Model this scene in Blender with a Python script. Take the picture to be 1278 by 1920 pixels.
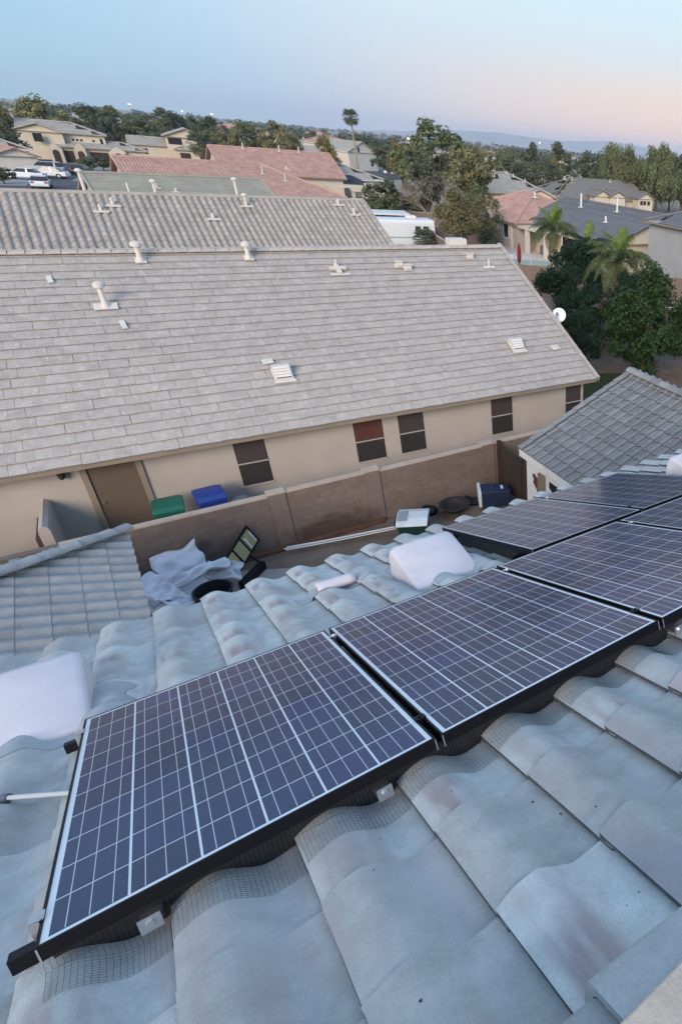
import bpy, bmesh, math, random
from mathutils import Vector, Matrix

R = math.radians
for o in list(bpy.data.objects):
    bpy.data.objects.remove(o)
scene = bpy.context.scene
col = scene.collection

# ------------------------------------------------------------------ camera
cam = bpy.data.cameras.new('camera')
cam_ob = bpy.data.objects.new('camera', cam)
col.objects.link(cam_ob)
CAM = Vector((0.51642, -2.97478, 2.38576))
cam_ob.matrix_world = Matrix.Translation(CAM) @ (
    Matrix.Rotation(R(-44.14512), 4, 'Z') @ Matrix.Rotation(R(90 - 29.22792), 4, 'X') @ Matrix.Rotation(R(5.36188), 4, 'Z'))
cam.sensor_fit = 'VERTICAL'
cam.sensor_height = 36.0
cam.lens = 36.0 * 1139.3444 / 1920.0
cam.shift_x = (639.0 - 1227.727) / 1920.0
cam.shift_y = (936.824 - 960.0) / 1920.0
cam.clip_start = 0.05
cam.clip_end = 30000
scene.camera = cam_ob
scene.render.resolution_x = 681
scene.render.resolution_y = 1024

# ------------------------------------------------------------------ world: dusk sky, sun just down behind the camera
SUN_AZ = Vector((-0.70, -0.714, 0))          # where the sun went down, seen from above
world = bpy.data.worlds.new('World')
scene.world = world
world.use_nodes = True
nt = world.node_tree
nt.nodes.clear()
def N(t, tree=nt, **kw):
    n = tree.nodes.new(t)
    for k, v in kw.items():
        setattr(n, k, v)
    return n
out = N('ShaderNodeOutputWorld')
bg = N('ShaderNodeBackground')
nt.links.new(bg.outputs[0], out.inputs[0])
sky = N('ShaderNodeTexSky', sky_type='NISHITA', sun_disc=False)
sky.sun_elevation = R(3.0)
sky.sun_rotation = math.atan2(SUN_AZ.x, SUN_AZ.y)
sky.air_density = 1.0
sky.dust_density = 0.6
sky.ozone_density = 2.5
tc = N('ShaderNodeTexCoord')
sep = N('ShaderNodeSeparateXYZ')
nt.links.new(tc.outputs['Generated'], sep.inputs[0])
# pink afterglow band: twilight arch opposite the sunset, strongest low down
el = N('ShaderNodeMapRange'); el.inputs['From Min'].default_value = 0.0; el.inputs['From Max'].default_value = 1.0
nt.links.new(sep.outputs['Z'], el.inputs['Value'])
def ramp(stops, src):
    r = N('ShaderNodeValToRGB')
    e = r.color_ramp.elements
    while len(e) > 1: e.remove(e[-1])
    e[0].position, e[0].color = stops[0][0], (*stops[0][1], 1)
    for p, c in stops[1:]:
        x = e.new(p); x.color = (*c, 1)
    nt.links.new(src, r.inputs[0])
    return r
pink = ramp([(0.0, (0.70, 0.54, 0.58)), (0.03, (0.80, 0.58, 0.49)), (0.07, (0.72, 0.59, 0.53)), (0.115, (0.58, 0.63, 0.66)), (0.16, (0.53, 0.67, 0.74)), (0.30, (0.46, 0.62, 0.80)), (0.5, (0.38, 0.54, 0.78)), (1.0, (0.31, 0.45, 0.72))], el.outputs[0])
white = ramp([(0.0, (0.40, 0.48, 0.60)), (0.04, (0.40, 0.51, 0.65)), (0.09, (0.46, 0.57, 0.68)), (0.16, (0.52, 0.63, 0.71)), (0.30, (0.46, 0.61, 0.79)), (0.5, (0.38, 0.54, 0.78)), (1.0, (0.31, 0.45, 0.72))], el.outputs[0])
blue = ramp([(0.0, (0.30, 0.50, 0.60)), (0.05, (0.30, 0.50, 0.63)), (0.12, (0.32, 0.51, 0.69)), (0.25, (0.34, 0.53, 0.74)), (0.5, (0.35, 0.52, 0.77)), (1.0, (0.31, 0.45, 0.72))], el.outputs[0])
dot = N('ShaderNodeVectorMath', operation='DOT_PRODUCT')
dot.inputs[1].default_value = (0.86, 0.51, 0.0)
nt.links.new(tc.outputs['Generated'], dot.inputs[0])
def smooth(a, b):
    mr = N('ShaderNodeMapRange', interpolation_type='SMOOTHSTEP')
    mr.inputs['From Min'].default_value = a; mr.inputs['From Max'].default_value = b
    nt.links.new(dot.outputs['Value'], mr.inputs['Value']); return mr.outputs[0]
def blend(f, a, b):
    m_ = N('ShaderNodeMix', data_type='RGBA'); nt.links.new(f, m_.inputs['Factor']); nt.links.new(a, m_.inputs['A']); nt.links.new(b, m_.inputs['B']); return m_.outputs['Result']
skycol = blend(smooth(0.66, 0.99), blend(smooth(0.46, 0.82), blue.outputs[0], white.outputs[0]), pink.outputs[0])
nsc = N('ShaderNodeMix', data_type='RGBA', blend_type='MULTIPLY')
nsc.inputs['Factor'].default_value = 1.0
nsc.inputs['B'].default_value = (0.11, 0.11, 0.11, 1)
nt.links.new(sky.outputs[0], nsc.inputs['A'])
tot = N('ShaderNodeMix', data_type='RGBA')
tot.inputs['Factor'].default_value = 0.92
nt.links.new(nsc.outputs['Result'], tot.inputs['A'])
nt.links.new(skycol, tot.inputs['B'])
nt.links.new(tot.outputs['Result'], bg.inputs['Color'])
bg.inputs['Strength'].default_value = 1.0

# soft warm afterglow from the sunset side
sun = bpy.data.lights.new('sun', 'SUN')
sun.energy = 2.65
sun.angle = R(30)
sun.color = (1.0, 0.82, 0.66)
sun_ob = bpy.data.objects.new('sun', sun)
col.objects.link(sun_ob)
sd = Vector((SUN_AZ.x, SUN_AZ.y, 0.40)).normalized()
sun_ob.rotation_euler = (-sd).to_track_quat('-Z', 'Y').to_euler()

vs = scene.view_settings
vs.view_transform = 'Standard'
vs.look = 'None'
vs.exposure = 0.54
vs.gamma = 1.0
vs.use_curve_mapping = False
scene.cycles.max_bounces = 4
scene.cycles.diffuse_bounces = 2
scene.cycles.glossy_bounces = 3
scene.cycles.transparent_max_bounces = 8

GZ = -7.6          # our yard
NZ = -7.1          # neighbour's side yard

# ------------------------------------------------------------------ materials
MATS = {}
def pmat(name, base, rough=0.85, var=0.12, scale=2.5, bump=0.0, bscale=60.0, rnd=0.0, island=0.0, metallic=0.0,
         spec=0.3, world_co=False, fleck=None, fleck_t=0.62, fleck_amt=0.8, fleck_scale=(6, 2, 6), detail=5.0, emit=None, coat=0.0, wear=None, wear_scale=0.6, translucent=0.0, blush=None, stain=None, speck=0.0):
    if name in MATS: return MATS[name]
    m = bpy.data.materials.new(name); MATS[name] = m
    m.use_nodes = True
    t = m.node_tree
    t.nodes.clear()
    def n(ty, **kw):
        x = t.nodes.new(ty)
        for k, v in kw.items(): setattr(x, k, v)
        return x
    L = t.links.new
    o = n('ShaderNodeOutputMaterial'); b = n('ShaderNodeBsdfPrincipled')
    b.inputs['Roughness'].default_value = rough
    b.inputs['Metallic'].default_value = metallic
    b.inputs['Specular IOR Level'].default_value = spec
    b.inputs['Coat Weight'].default_value = coat
    if emit:
        b.inputs['Emission Color'].default_value = (*base, 1); b.inputs['Emission Strength'].default_value = emit
    if world_co:
        g = n('ShaderNodeNewGeometry'); co = g.outputs['Position']
    else:
        g = n('ShaderNodeTexCoord'); co = g.outputs['Object']
        oi = n('ShaderNodeObjectInfo')
        add = n('ShaderNodeVectorMath', operation='MULTIPLY_ADD')
        L(oi.outputs['Random'], add.inputs[0]); add.inputs[1].default_value = (37.0, 19.0, 53.0); L(co, add.inputs[2])
        co = add.outputs[0]
    no = n('ShaderNodeTexNoise'); no.inputs['Scale'].default_value = scale; no.inputs['Detail'].default_value = detail
    no.inputs['Roughness'].default_value = 0.62
    L(co, no.inputs['Vector'])
    mr = n('ShaderNodeMapRange'); mr.inputs['From Min'].default_value = 0.3; mr.inputs['From Max'].default_value = 0.7
    mr.inputs['To Min'].default_value = 1 - var; mr.inputs['To Max'].default_value = 1 + var
    L(no.outputs['Fac'], mr.inputs['Value'])
    val = mr.outputs[0]
    def mul(a, src, amt):
        r = n('ShaderNodeMapRange'); r.inputs['To Min'].default_value = 1 - amt; r.inputs['To Max'].default_value = 1 + amt
        L(src, r.inputs['Value'])
        x = n('ShaderNodeMath', operation='MULTIPLY'); L(a, x.inputs[0]); L(r.outputs[0], x.inputs[1]); return x.outputs[0]
    if speck:
        sn = n('ShaderNodeTexNoise'); sn.inputs['Scale'].default_value = 130.0; sn.inputs['Detail'].default_value = 3.0; L(co, sn.inputs['Vector'])
        sr = n('ShaderNodeMapRange'); sr.inputs['From Min'].default_value = 0.3; sr.inputs['From Max'].default_value = 0.7; L(sn.outputs['Fac'], sr.inputs['Value'])
        val = mul(val, sr.outputs[0], speck)
    if rnd:
        oi2 = n('ShaderNodeObjectInfo'); val = mul(val, oi2.outputs['Random'], rnd)
    if island:
        ge = n('ShaderNodeNewGeometry'); val = mul(val, ge.outputs['Random Per Island'], island)
    cm = n('ShaderNodeMix', data_type='RGBA', blend_type='MULTIPLY'); cm.inputs['Factor'].default_value = 1
    cm.inputs['A'].default_value = (*base, 1)
    comb = n('ShaderNodeCombineColor'); 
    for i in range(3): L(val, comb.inputs[i])
    L(comb.outputs[0], cm.inputs['B'])
    colr = cm.outputs['Result']
    def blotch(colr, c, sc, t0, t1, amt):
        mp = n('ShaderNodeVectorMath', operation='MULTIPLY'); mp.inputs[1].default_value = sc; L(co, mp.inputs[0])
        f = n('ShaderNodeTexNoise'); f.inputs['Scale'].default_value = 1.0; f.inputs['Detail'].default_value = 4.0; L(mp.outputs[0], f.inputs['Vector'])
        fr = n('ShaderNodeMapRange', interpolation_type='SMOOTHSTEP'); fr.inputs['From Min'].default_value = t0; fr.inputs['From Max'].default_value = t1
        fr.inputs['To Max'].default_value = amt
        L(f.outputs['Fac'], fr.inputs['Value'])
        fm = n('ShaderNodeMix', data_type='RGBA'); L(fr.outputs[0], fm.inputs['Factor']); L(colr, fm.inputs['A']); fm.inputs['B'].default_value = (*c, 1)
        return fm.outputs['Result']
    if fleck: colr = blotch(colr, fleck, fleck_scale, fleck_t, fleck_t + 0.16, fleck_amt)
    if wear: colr = blotch(colr, wear, (wear_scale,) * 3, 0.48, 0.72, 0.6)
    if blush:      # brown colour flash near the lower end of a tile's barrel
        tco = n('ShaderNodeTexCoord'); sp_ = n('ShaderNodeSeparateXYZ'); L(tco.outputs['Object'], sp_.inputs[0])
        def sm(src, a_, b_, lo=0.0, hi=1.0):
            q = n('ShaderNodeMapRange', interpolation_type='SMOOTHSTEP'); q.inputs['From Min'].default_value = a_; q.inputs['From Max'].default_value = b_; q.inputs['To Min'].default_value = lo; q.inputs['To Max'].default_value = hi; L(src, q.inputs['Value']); return q.outputs[0]
        def mulv(a_, b_):
            q = n('ShaderNodeMath', operation='MULTIPLY'); L(a_, q.inputs[0]); L(b_, q.inputs[1]); return q.outputs[0]
        mp = n('ShaderNodeVectorMath', operation='MULTIPLY'); mp.inputs[1].default_value = (13, 1.8, 5); L(co, mp.inputs[0])
        nz = n('ShaderNodeTexNoise'); nz.inputs['Scale'].default_value = 1.0; nz.inputs['Detail'].default_value = 3.0; L(mp.outputs[0], nz.inputs['Vector'])
        f_ = mulv(mulv(sm(sp_.outputs['Y'], -0.08, -0.27), sm(sp_.outputs['Y'], -0.50, -0.46)), mulv(sm(sp_.outputs['X'], 0.012, 0.045), sm(sp_.outputs['X'], 0.19, 0.10)))
        f_ = mulv(f_, sm(nz.outputs['Fac'], 0.36, 0.60, 0.0, 0.88))
        ob_ = n('ShaderNodeObjectInfo'); f_ = mulv(f_, sm(ob_.outputs['Random'], 0.2, 0.75))     # not every tile has it
        bm_ = n('ShaderNodeMix', data_type='RGBA'); L(f_, bm_.inputs['Factor']); L(colr, bm_.inputs['A']); bm_.inputs['B'].default_value = (*blush, 1); colr = bm_.outputs['Result']
    if stain:      # a damp patch with its own ragged outline, fixed in the world
        ctr, size, sc_ = stain
        gp = n('ShaderNodeNewGeometry'); su = n('ShaderNodeVectorMath', operation='SUBTRACT'); L(gp.outputs['Position'], su.inputs[0]); su.inputs[1].default_value = ctr
        dv = n('ShaderNodeVectorMath', operation='DIVIDE'); L(su.outputs[0], dv.inputs[0]); dv.inputs[1].default_value = size
        le = n('ShaderNodeVectorMath', operation='LENGTH'); L(dv.outputs[0], le.inputs[0])
        nz = n('ShaderNodeTexNoise'); nz.inputs['Scale'].default_value = 3.0; nz.inputs['Detail'].default_value = 5.0; L(gp.outputs['Position'], nz.inputs['Vector'])
        ad = n('ShaderNodeMath', operation='MULTIPLY_ADD'); L(nz.outputs['Fac'], ad.inputs[0]); ad.inputs[1].default_value = 1.2; L(le.outputs['Value'], ad.inputs[2])
        q = n('ShaderNodeMapRange', interpolation_type='SMOOTHSTEP'); q.inputs['From Min'].default_value = 1.75; q.inputs['From Max'].default_value = 1.0; q.inputs['To Max'].default_value = 0.75; L(ad.outputs[0], q.inputs['Value'])
        bm_ = n('ShaderNodeMix', data_type='RGBA'); L(q.outputs[0], bm_.inputs['Factor']); L(colr, bm_.inputs['A']); bm_.inputs['B'].default_value = (*sc_, 1); colr = bm_.outputs['Result']
    L(colr, b.inputs['Base Color'])
    if bump:
        bn = n('ShaderNodeTexNoise'); bn.inputs['Scale'].default_value = bscale; bn.inputs['Detail'].default_value = 6.0; L(co, bn.inputs['Vector'])
        bp = n('ShaderNodeBump'); bp.inputs['Strength'].default_value = bump; bp.inputs['Distance'].default_value = 0.02
        L(bn.outputs['Fac'], bp.inputs['Height']); L(bp.outputs[0], b.inputs['Normal'])
    if translucent:
        tr = n('ShaderNodeBsdfTranslucent'); L(colr, tr.inputs['Color'])
        ms = n('ShaderNodeMixShader'); ms.inputs[0].default_value = translucent
        L(b.outputs[0], ms.inputs[1]); L(tr.outputs[0], ms.inputs[2]); L(ms.outputs[0], o.inputs[0])
    else:
        L(b.outputs[0], o.inputs[0])
    return m

def glass_mat(name, tint=(1, 1, 1), rough=0.03, ior=1.45):
    m = bpy.data.materials.new(name); MATS[name] = m
    m.use_nodes = True
    t = m.node_tree; t.nodes.clear()
    o = t.nodes.new('ShaderNodeOutputMaterial'); fr = t.nodes.new('ShaderNodeFresnel'); fr.inputs[0].default_value = ior
    tr = t.nodes.new('ShaderNodeBsdfTransparent'); tr.inputs[0].default_value = (*tint, 1)
    gl = t.nodes.new('ShaderNodeBsdfGlossy'); gl.inputs['Roughness'].default_value = rough
    mx = t.nodes.new('ShaderNodeMixShader')
    ge = t.nodes.new('ShaderNodeNewGeometry'); mr_ = t.nodes.new('ShaderNodeMapRange')       # a thin pane reflects alike from both sides
    mr_.inputs['To Min'].default_value = ior; mr_.inputs['To Max'].default_value = 1.0 / ior
    t.links.new(ge.outputs['Backfacing'], mr_.inputs['Value']); t.links.new(mr_.outputs[0], fr.inputs[0])
    t.links.new(fr.outputs[0], mx.inputs[0]); t.links.new(tr.outputs[0], mx.inputs[1]); t.links.new(gl.outputs[0], mx.inputs[2]); t.links.new(mx.outputs[0], o.inputs[0])
    return m

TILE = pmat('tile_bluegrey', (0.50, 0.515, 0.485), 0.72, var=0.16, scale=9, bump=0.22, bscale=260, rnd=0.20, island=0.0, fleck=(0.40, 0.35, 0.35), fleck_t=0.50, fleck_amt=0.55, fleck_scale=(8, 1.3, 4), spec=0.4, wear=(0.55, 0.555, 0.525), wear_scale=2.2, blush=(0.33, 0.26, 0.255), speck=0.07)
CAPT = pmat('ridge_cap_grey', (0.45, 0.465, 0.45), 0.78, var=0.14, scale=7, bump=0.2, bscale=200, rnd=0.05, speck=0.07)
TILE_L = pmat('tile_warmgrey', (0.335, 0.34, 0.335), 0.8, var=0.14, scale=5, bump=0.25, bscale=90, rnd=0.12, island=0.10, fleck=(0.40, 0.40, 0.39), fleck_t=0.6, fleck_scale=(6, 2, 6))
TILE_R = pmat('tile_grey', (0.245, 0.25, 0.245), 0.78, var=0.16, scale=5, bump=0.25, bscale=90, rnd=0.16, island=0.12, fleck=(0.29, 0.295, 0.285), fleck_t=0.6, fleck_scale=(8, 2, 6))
FLAT = pmat('flat_tile_taupe', (0.42, 0.378, 0.333), 0.85, var=0.14, scale=3.2, bump=0.3, bscale=50, rnd=0.05, island=0.05, fleck=(0.54, 0.495, 0.45), fleck_t=0.55, fleck_amt=0.7, fleck_scale=(13, 4.5, 5))
BARREL = pmat('barrel_tile_taupe', (0.365, 0.33, 0.29), 0.85, var=0.16, scale=1.4, bump=0.2, bscale=30, island=0.1, fleck=(0.5, 0.46, 0.42), fleck_t=0.66, fleck_scale=(3, 3, 3))
REDT = pmat('red_clay_tile', (0.42, 0.265, 0.22), 0.85, var=0.18, scale=1.0, island=0.1)
GREENT = pmat('greygreen_tile', (0.30, 0.29, 0.235), 0.85, var=0.12, scale=1.0, island=0.1)
GREYT = pmat('grey_tile', (0.35, 0.335, 0.30), 0.85, var=0.13, scale=0.8, island=0.1)
DARKT = pmat('slate_grey_tile', (0.15, 0.155, 0.16), 0.8, var=0.1, scale=0.9, island=0.1)
DECK = pmat('roof_underlay', (0.03, 0.03, 0.032), 0.9)
BUTT2 = pmat('shadow_line_tile_edge', (0.11, 0.115, 0.118), 0.95, var=0.2, scale=10)  # shadow lines at butts and laps, painted as dark tile edges
BUTT = pmat('weathered_shaded_butt', (0.285, 0.268, 0.255), 0.95, var=0.15, scale=8)  # weathered ends, darkened as well to paint in the course shadows
STUC = pmat('tan_stucco', (0.43, 0.385, 0.345), 0.95, var=0.07, scale=1.1, bump=0.35, bscale=70, wear=(0.41, 0.365, 0.325), wear_scale=0.5)
STUC2 = pmat('cream_stucco', (0.54, 0.48, 0.385), 0.95, var=0.07, scale=0.7, bump=0.2, bscale=40)
STUC3 = pmat('pale_stucco', (0.56, 0.53, 0.48), 0.95, var=0.07, scale=0.7, bump=0.2, bscale=40)
STUCG = pmat('grey_stucco', (0.34, 0.35, 0.35), 0.95, var=0.07, scale=0.7, bump=0.2, bscale=40)
TRIM = pmat('tan_trim', (0.25, 0.20, 0.155), 0.8, var=0.08)
WHITE = pmat('white_paint', (0.72, 0.70, 0.66), 0.6, var=0.06, scale=6, wear=(0.60, 0.57, 0.52), wear_scale=3)
VENTP = pmat('offwhite_vent_paint', (0.63, 0.59, 0.535), 0.65, var=0.06, scale=5, wear=(0.60, 0.55, 0.49), wear_scale=5)
PRIMER = pmat('pinkish_white_primer', (0.70, 0.655, 0.665), 0.62, var=0.05, scale=5, bump=0.04, bscale=50, wear=(0.58, 0.55, 0.56), wear_scale=4)
BLACKM = pmat('black_anodised', (0.005, 0.005, 0.007), 0.5, var=0.1, spec=0.25)
SILVER = pmat('mill_aluminium', (0.62, 0.63, 0.64), 0.35, var=0.1, metallic=0.9)
BACKSH = pmat('white_backsheet', (0.93, 0.94, 0.95), 0.5, var=0.02)
DARKW = pmat('dark_wood', (0.045, 0.032, 0.026), 0.85, var=0.25, scale=8)
BLOCK = pmat('brown_block', (0.195, 0.152, 0.130), 0.95, var=0.10, scale=4, bump=0.4, bscale=70, rnd=0.07, wear=(0.165, 0.12, 0.098), wear_scale=1.3, stain=((4.0, 13.45, -7.5), (1.5, 1.0, 0.55), (0.075, 0.042, 0.03)))
MORTAR = pmat('brown_mortar', (0.165, 0.13, 0.112), 0.95, var=0.08)
CAPB = pmat('tan_cap_block', (0.47, 0.385, 0.31), 0.95, var=0.1, bump=0.3)
SCREEN = pmat('dark_sun_screen', (0.036, 0.031, 0.031), 0.6, var=0.08, scale=3)
SCREEN2 = pmat('brown_sun_screen', (0.058, 0.048, 0.046), 0.6, var=0.08, scale=3)
DOOR = pmat('brown_door_paint', (0.125, 0.095, 0.068), 0.7, var=0.06)
DIRT = pmat('yard_dirt', (0.16, 0.125, 0.095), 0.95, var=0.25, scale=1.2, bump=0.4, bscale=20, wear=(0.10, 0.078, 0.06), wear_scale=0.7)
CONC = pmat('concrete', (0.36, 0.325, 0.285), 0.9, var=0.12, scale=1.0, bump=0.15, bscale=40, wear=(0.26, 0.235, 0.205), wear_scale=0.5)
PATIO = pmat('pale_pool_deck', (0.62, 0.55, 0.49), 0.9, var=0.08, scale=0.6)
ASPH = pmat('asphalt', (0.075, 0.08, 0.088), 0.9, var=0.12, scale=0.5)
DRIVE = pmat('driveway_concrete', (0.27, 0.27, 0.27), 0.9, var=0.08, scale=0.5)
GRASSM = pmat('lawn', (0.045, 0.062, 0.022), 0.95, var=0.3, scale=3)
PLASTIC_G = pmat('green_bin_plastic', (0.008, 0.115, 0.075), 0.5, var=0.08, spec=0.5)
PLASTIC_B = pmat('blue_bin_plastic', (0.014, 0.045, 0.25), 0.5, var=0.08, spec=0.5)
PLASTIC_N = pmat('navy_plastic', (0.012, 0.024, 0.06), 0.5, var=0.08, spec=0.5)
PLASTIC_K = pmat('black_plastic', (0.012, 0.012, 0.014), 0.55, var=0.1, spec=0.4)
PLASTIC_GR = pmat('grey_plastic', (0.13, 0.16, 0.20), 0.6, var=0.1)
PLASTIC_DG = pmat('dark_green_plastic', (0.01, 0.035, 0.03), 0.5, var=0.1)
LIDW = pmat('pale_blue_lid', (0.60, 0.66, 0.66), 0.5, var=0.08, wear=(0.42, 0.48, 0.49), wear_scale=4)
PVC = pmat('white_pvc', (0.72, 0.74, 0.75), 0.4, var=0.04)
CLOTH = pmat('white_sheeting', (0.66, 0.66, 0.70), 0.75, var=0.06, scale=3, bump=0.3, bscale=12)
IRON = pmat('dark_iron', (0.025, 0.023, 0.023), 0.75, var=0.3, scale=6)
TRUNK = pmat('bark', (0.10, 0.075, 0.055), 0.95, var=0.25, scale=5, bump=0.5, bscale=25)
TRUNKP = pmat('palm_bark', (0.30, 0.25, 0.185), 0.95, var=0.3, scale=6, bump=0.6, bscale=20)
def leafm(name, c, tl=0.4):
    return pmat(name, c, 0.65, var=0.25, scale=1.3, island=0.42, rnd=0.10, spec=0.25, translucent=tl)
LEAF_D = leafm('leaves_dark', (0.13, 0.15, 0.082))
LEAF_M = leafm('leaves_mid', (0.175, 0.195, 0.095))
LEAF_O = leafm('leaves_olive', (0.235, 0.225, 0.11))
LEAF_Y = leafm('leaves_yellow', (0.24, 0.205, 0.075))
LEAF_G = leafm('leaves_greygreen', (0.13, 0.145, 0.095))
LEAF_N = leafm('leaves_near_green', (0.050, 0.095, 0.030))
LEAF_ND = leafm('leaves_near_dark', (0.022, 0.050, 0.024))
LEAF_B = leafm('twigs_brown', (0.30, 0.235, 0.20), 0.15)
LEAF_P = leafm('palm_fronds', (0.12, 0.15, 0.06))
LEAF_PY = leafm('palm_new_frond', (0.17, 0.23, 0.045))
GLASSD = pmat('dark_window_glass', (0.02, 0.022, 0.028), 0.08, var=0.02, spec=0.6)
TYRE = pmat('tyre_rubber', (0.015, 0.015, 0.015), 0.9)

# ------------------------------------------------------------------ mesh helpers
WM = {}           # world matrices, for parenting
def link(o, parent=None, wm=None):
    col.objects.link(o)
    if parent is not None:
        o.parent = parent
    return o
class MB:
    def __init__(s): s.v = []; s.f = []
    def add(s, vs, fs):
        b = len(s.v); s.v += [tuple(x) for x in vs]; s.f += [tuple(i + b for i in q) for q in fs]; return s
    def box(s, x0, x1, y0, y1, z0, z1, M=None):
        vs = [Vector((x, y, z)) for z in (z0, z1) for y in (y0, y1) for x in (x0, x1)]
        if M is not None: vs = [M @ p for p in vs]
        return s.add(vs, [(0, 2, 3, 1), (4, 5, 7, 6), (0, 1, 5, 4), (2, 6, 7, 3), (0, 4, 6, 2), (1, 3, 7, 5)])
    def quad(s, a, b, c, d): return s.add([a, b, c, d], [(0, 1, 2, 3)])
    def tube(s, pts, r, seg=8, cap=True):
        pts = [Vector(p) for p in pts]; n = len(pts); rr = r if isinstance(r, (list, tuple)) else [r] * n
        rings = []; up = None
        for i, p in enumerate(pts):
            d = (pts[min(i + 1, n - 1)] - pts[max(i - 1, 0)]).normalized()
            if up is None: up = Vector((0, 0, 1)) if abs(d.z) < 0.9 else Vector((1, 0, 0))
            a = d.cross(up).normalized(); b = a.cross(d).normalized(); up = b
            rings.append([p + (a * math.cos(2 * math.pi * k / seg) + b * math.sin(2 * math.pi * k / seg)) * rr[i] for k in range(seg)])
        vs = [q for g in rings for q in g]; fs = []
        for i in range(n - 1):
            for k in range(seg):
                k2 = (k + 1) % seg; fs.append((i * seg + k, i * seg + k2, (i + 1) * seg + k2, (i + 1) * seg + k))
        if cap: fs.append(tuple(range(seg - 1, -1, -1))); fs.append(tuple((n - 1) * seg + k for k in range(seg)))
        return s.add(vs, fs)
    def lathe(s, prof, seg=20, M=None):      # prof: (r, z) bottom to top
        vs = []; fs = []
        for r, z in prof:
            for k in range(seg):
                a = 2 * math.pi * k / seg; p = Vector((r * math.cos(a), r * math.sin(a), z)); vs.append(M @ p if M is not None else p)
        for i in range(len(prof) - 1):
            for k in range(seg):
                k2 = (k + 1) % seg; fs.append((i * seg + k, i * seg + k2, (i + 1) * seg + k2, (i + 1) * seg + k))
        fs.append(tuple(range(seg - 1, -1, -1))); fs.append(tuple((len(prof) - 1) * seg + k for k in range(seg)))
        return s.add(vs, fs)
    def prism(s, poly, axis, a, b, M=None):  # poly in the two other axes, extruded along axis from a to b
        def mk(p, t):
            q = {'x': (t, p[0], p[1]), 'y': (p[0], t, p[1]), 'z': (p[0], p[1], t)}[axis]
            q = Vector(q); return M @ q if M is not None else q
        n = len(poly)
        vs = [mk(p, a) for p in poly] + [mk(p, b) for p in poly]
        return s.add(vs, [tuple(range(n - 1, -1, -1)), tuple(range(n, 2 * n))] + [(i, (i + 1) % n, n + (i + 1) % n, n + i) for i in range(n)])
    def mesh(s, name, mat, smooth=None, fix=True):
        me = bpy.data.meshes.new(name); me.from_pydata(s.v, [], s.f); me.materials.append(mat)
        if fix:
            bm = bmesh.new(); bm.from_mesh(me); bmesh.ops.recalc_face_normals(bm, faces=bm.faces); bm.to_mesh(me); bm.free()
        if smooth is not None:
            me.shade_smooth(); me.set_sharp_from_angle(angle=R(smooth))
        me.update(); return me
    def build(s, name, mat, parent=None, smooth=None, w=False, fix=True, bevel=0.0):
        if w and parent is not None:
            inv = WM[parent].inverted(); s.v = [tuple(inv @ Vector(p)) for p in s.v]
        o = bpy.data.objects.new(name, s.mesh(name, mat, smooth, fix)); link(o, parent)
        WM[o] = WM[parent].copy() if parent is not None else Matrix.Identity(4)
        if bevel:
            b = o.modifiers.new('bevel', 'BEVEL'); b.width = bevel; b.segments = 2; b.limit_method = 'ANGLE'
        return o
def tag(o, label=None, cat=None, group=None, kind=None):
    if label: o['label'] = label
    if cat: o['category'] = cat
    if group: o['group'] = group
    if kind: o['kind'] = kind
    return o
def thing(name, label, cat, loc=(0, 0, 0), rz=0.0, group=None):
    o = bpy.data.objects.new(name, None); col.objects.link(o); o.empty_display_size = 0.2
    o.location = loc; o.rotation_euler = (0, 0, rz)
    WM[o] = Matrix.Translation(Vector(loc)) @ Matrix.Rotation(rz, 4, 'Z')
    return tag(o, label, cat, group)
def place(name, me, parent, wm):           # object sharing a mesh, placed by world matrix
    o = bpy.data.objects.new(name, me); link(o, parent)
    o.matrix_local = (WM[parent].inverted() @ wm) if parent is not None else wm
    WM[o] = wm.copy(); return o
def copy_tree(o, parent=None):
    c = o.copy(); col.objects.link(c); c.parent = parent
    for ch in list(o.children): copy_tree(ch, c)
    return c
def struct(o): o['kind'] = 'structure'; return o
def frame(O, U, D):
    U = Vector(U).normalized(); D = Vector(D).normalized(); Nn = U.cross(D)
    return Matrix(((U.x, D.x, Nn.x, O[0]), (U.y, D.y, Nn.y, O[1]), (U.z, D.z, Nn.z, O[2]), (0, 0, 0, 1)))
def to_px(p):
    q = cam_ob.matrix_world.inverted() @ Vector(p)
    return (1227.727 + 1139.3444 * q.x / -q.z, 936.824 - 1139.3444 * q.y / -q.z, -q.z)

# ------------------------------------------------------------------ ground and setting
def sheet(name, pts, z, mat, kind='structure'):
    m = MB(); n = len(pts); m.add([(x, y, z) for x, y in pts], [tuple(range(n))])
    o = m.build(name, mat); o['kind'] = kind
    if o.data.polygons[0].normal.z < 0: o.data.flip_normals()
    return o
GROUND = pmat('desert_suburb_ground', (0.25, 0.215, 0.165), 0.95, var=0.22, scale=0.02, world_co=True, wear=(0.16, 0.16, 0.10), wear_scale=0.012, fleck=(0.30, 0.265, 0.215), fleck_scale=(0.03, 0.06, 0.03), fleck_t=0.58)
sheet('ground', [(-2500, -700), (9500, -700), (9500, 8400), (-2500, 8400)], GZ - 0.03, GROUND)
sheet('back_yard', [(-6, 2.4), (9.2, 2.4), (9.2, 13.42), (-6, 13.42)], GZ, DIRT)
sheet('concrete_path', [(2.6, 2.6), (6.6, 2.6), (5.2, 10.9), (1.6, 12.9), (0.2, 12.3)], GZ + 0.004, CONC)
sheet('neighbour_side_yard', [(-8, 13.63), (15.0, 13.63), (15.0, 16.5), (-8, 16.5)], NZ, CONC)
sheet('lawn', [(14.6, 14.4), (20, 14.4), (20.5, 21), (16, 23)], GZ + 0.006, GRASSM)
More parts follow.
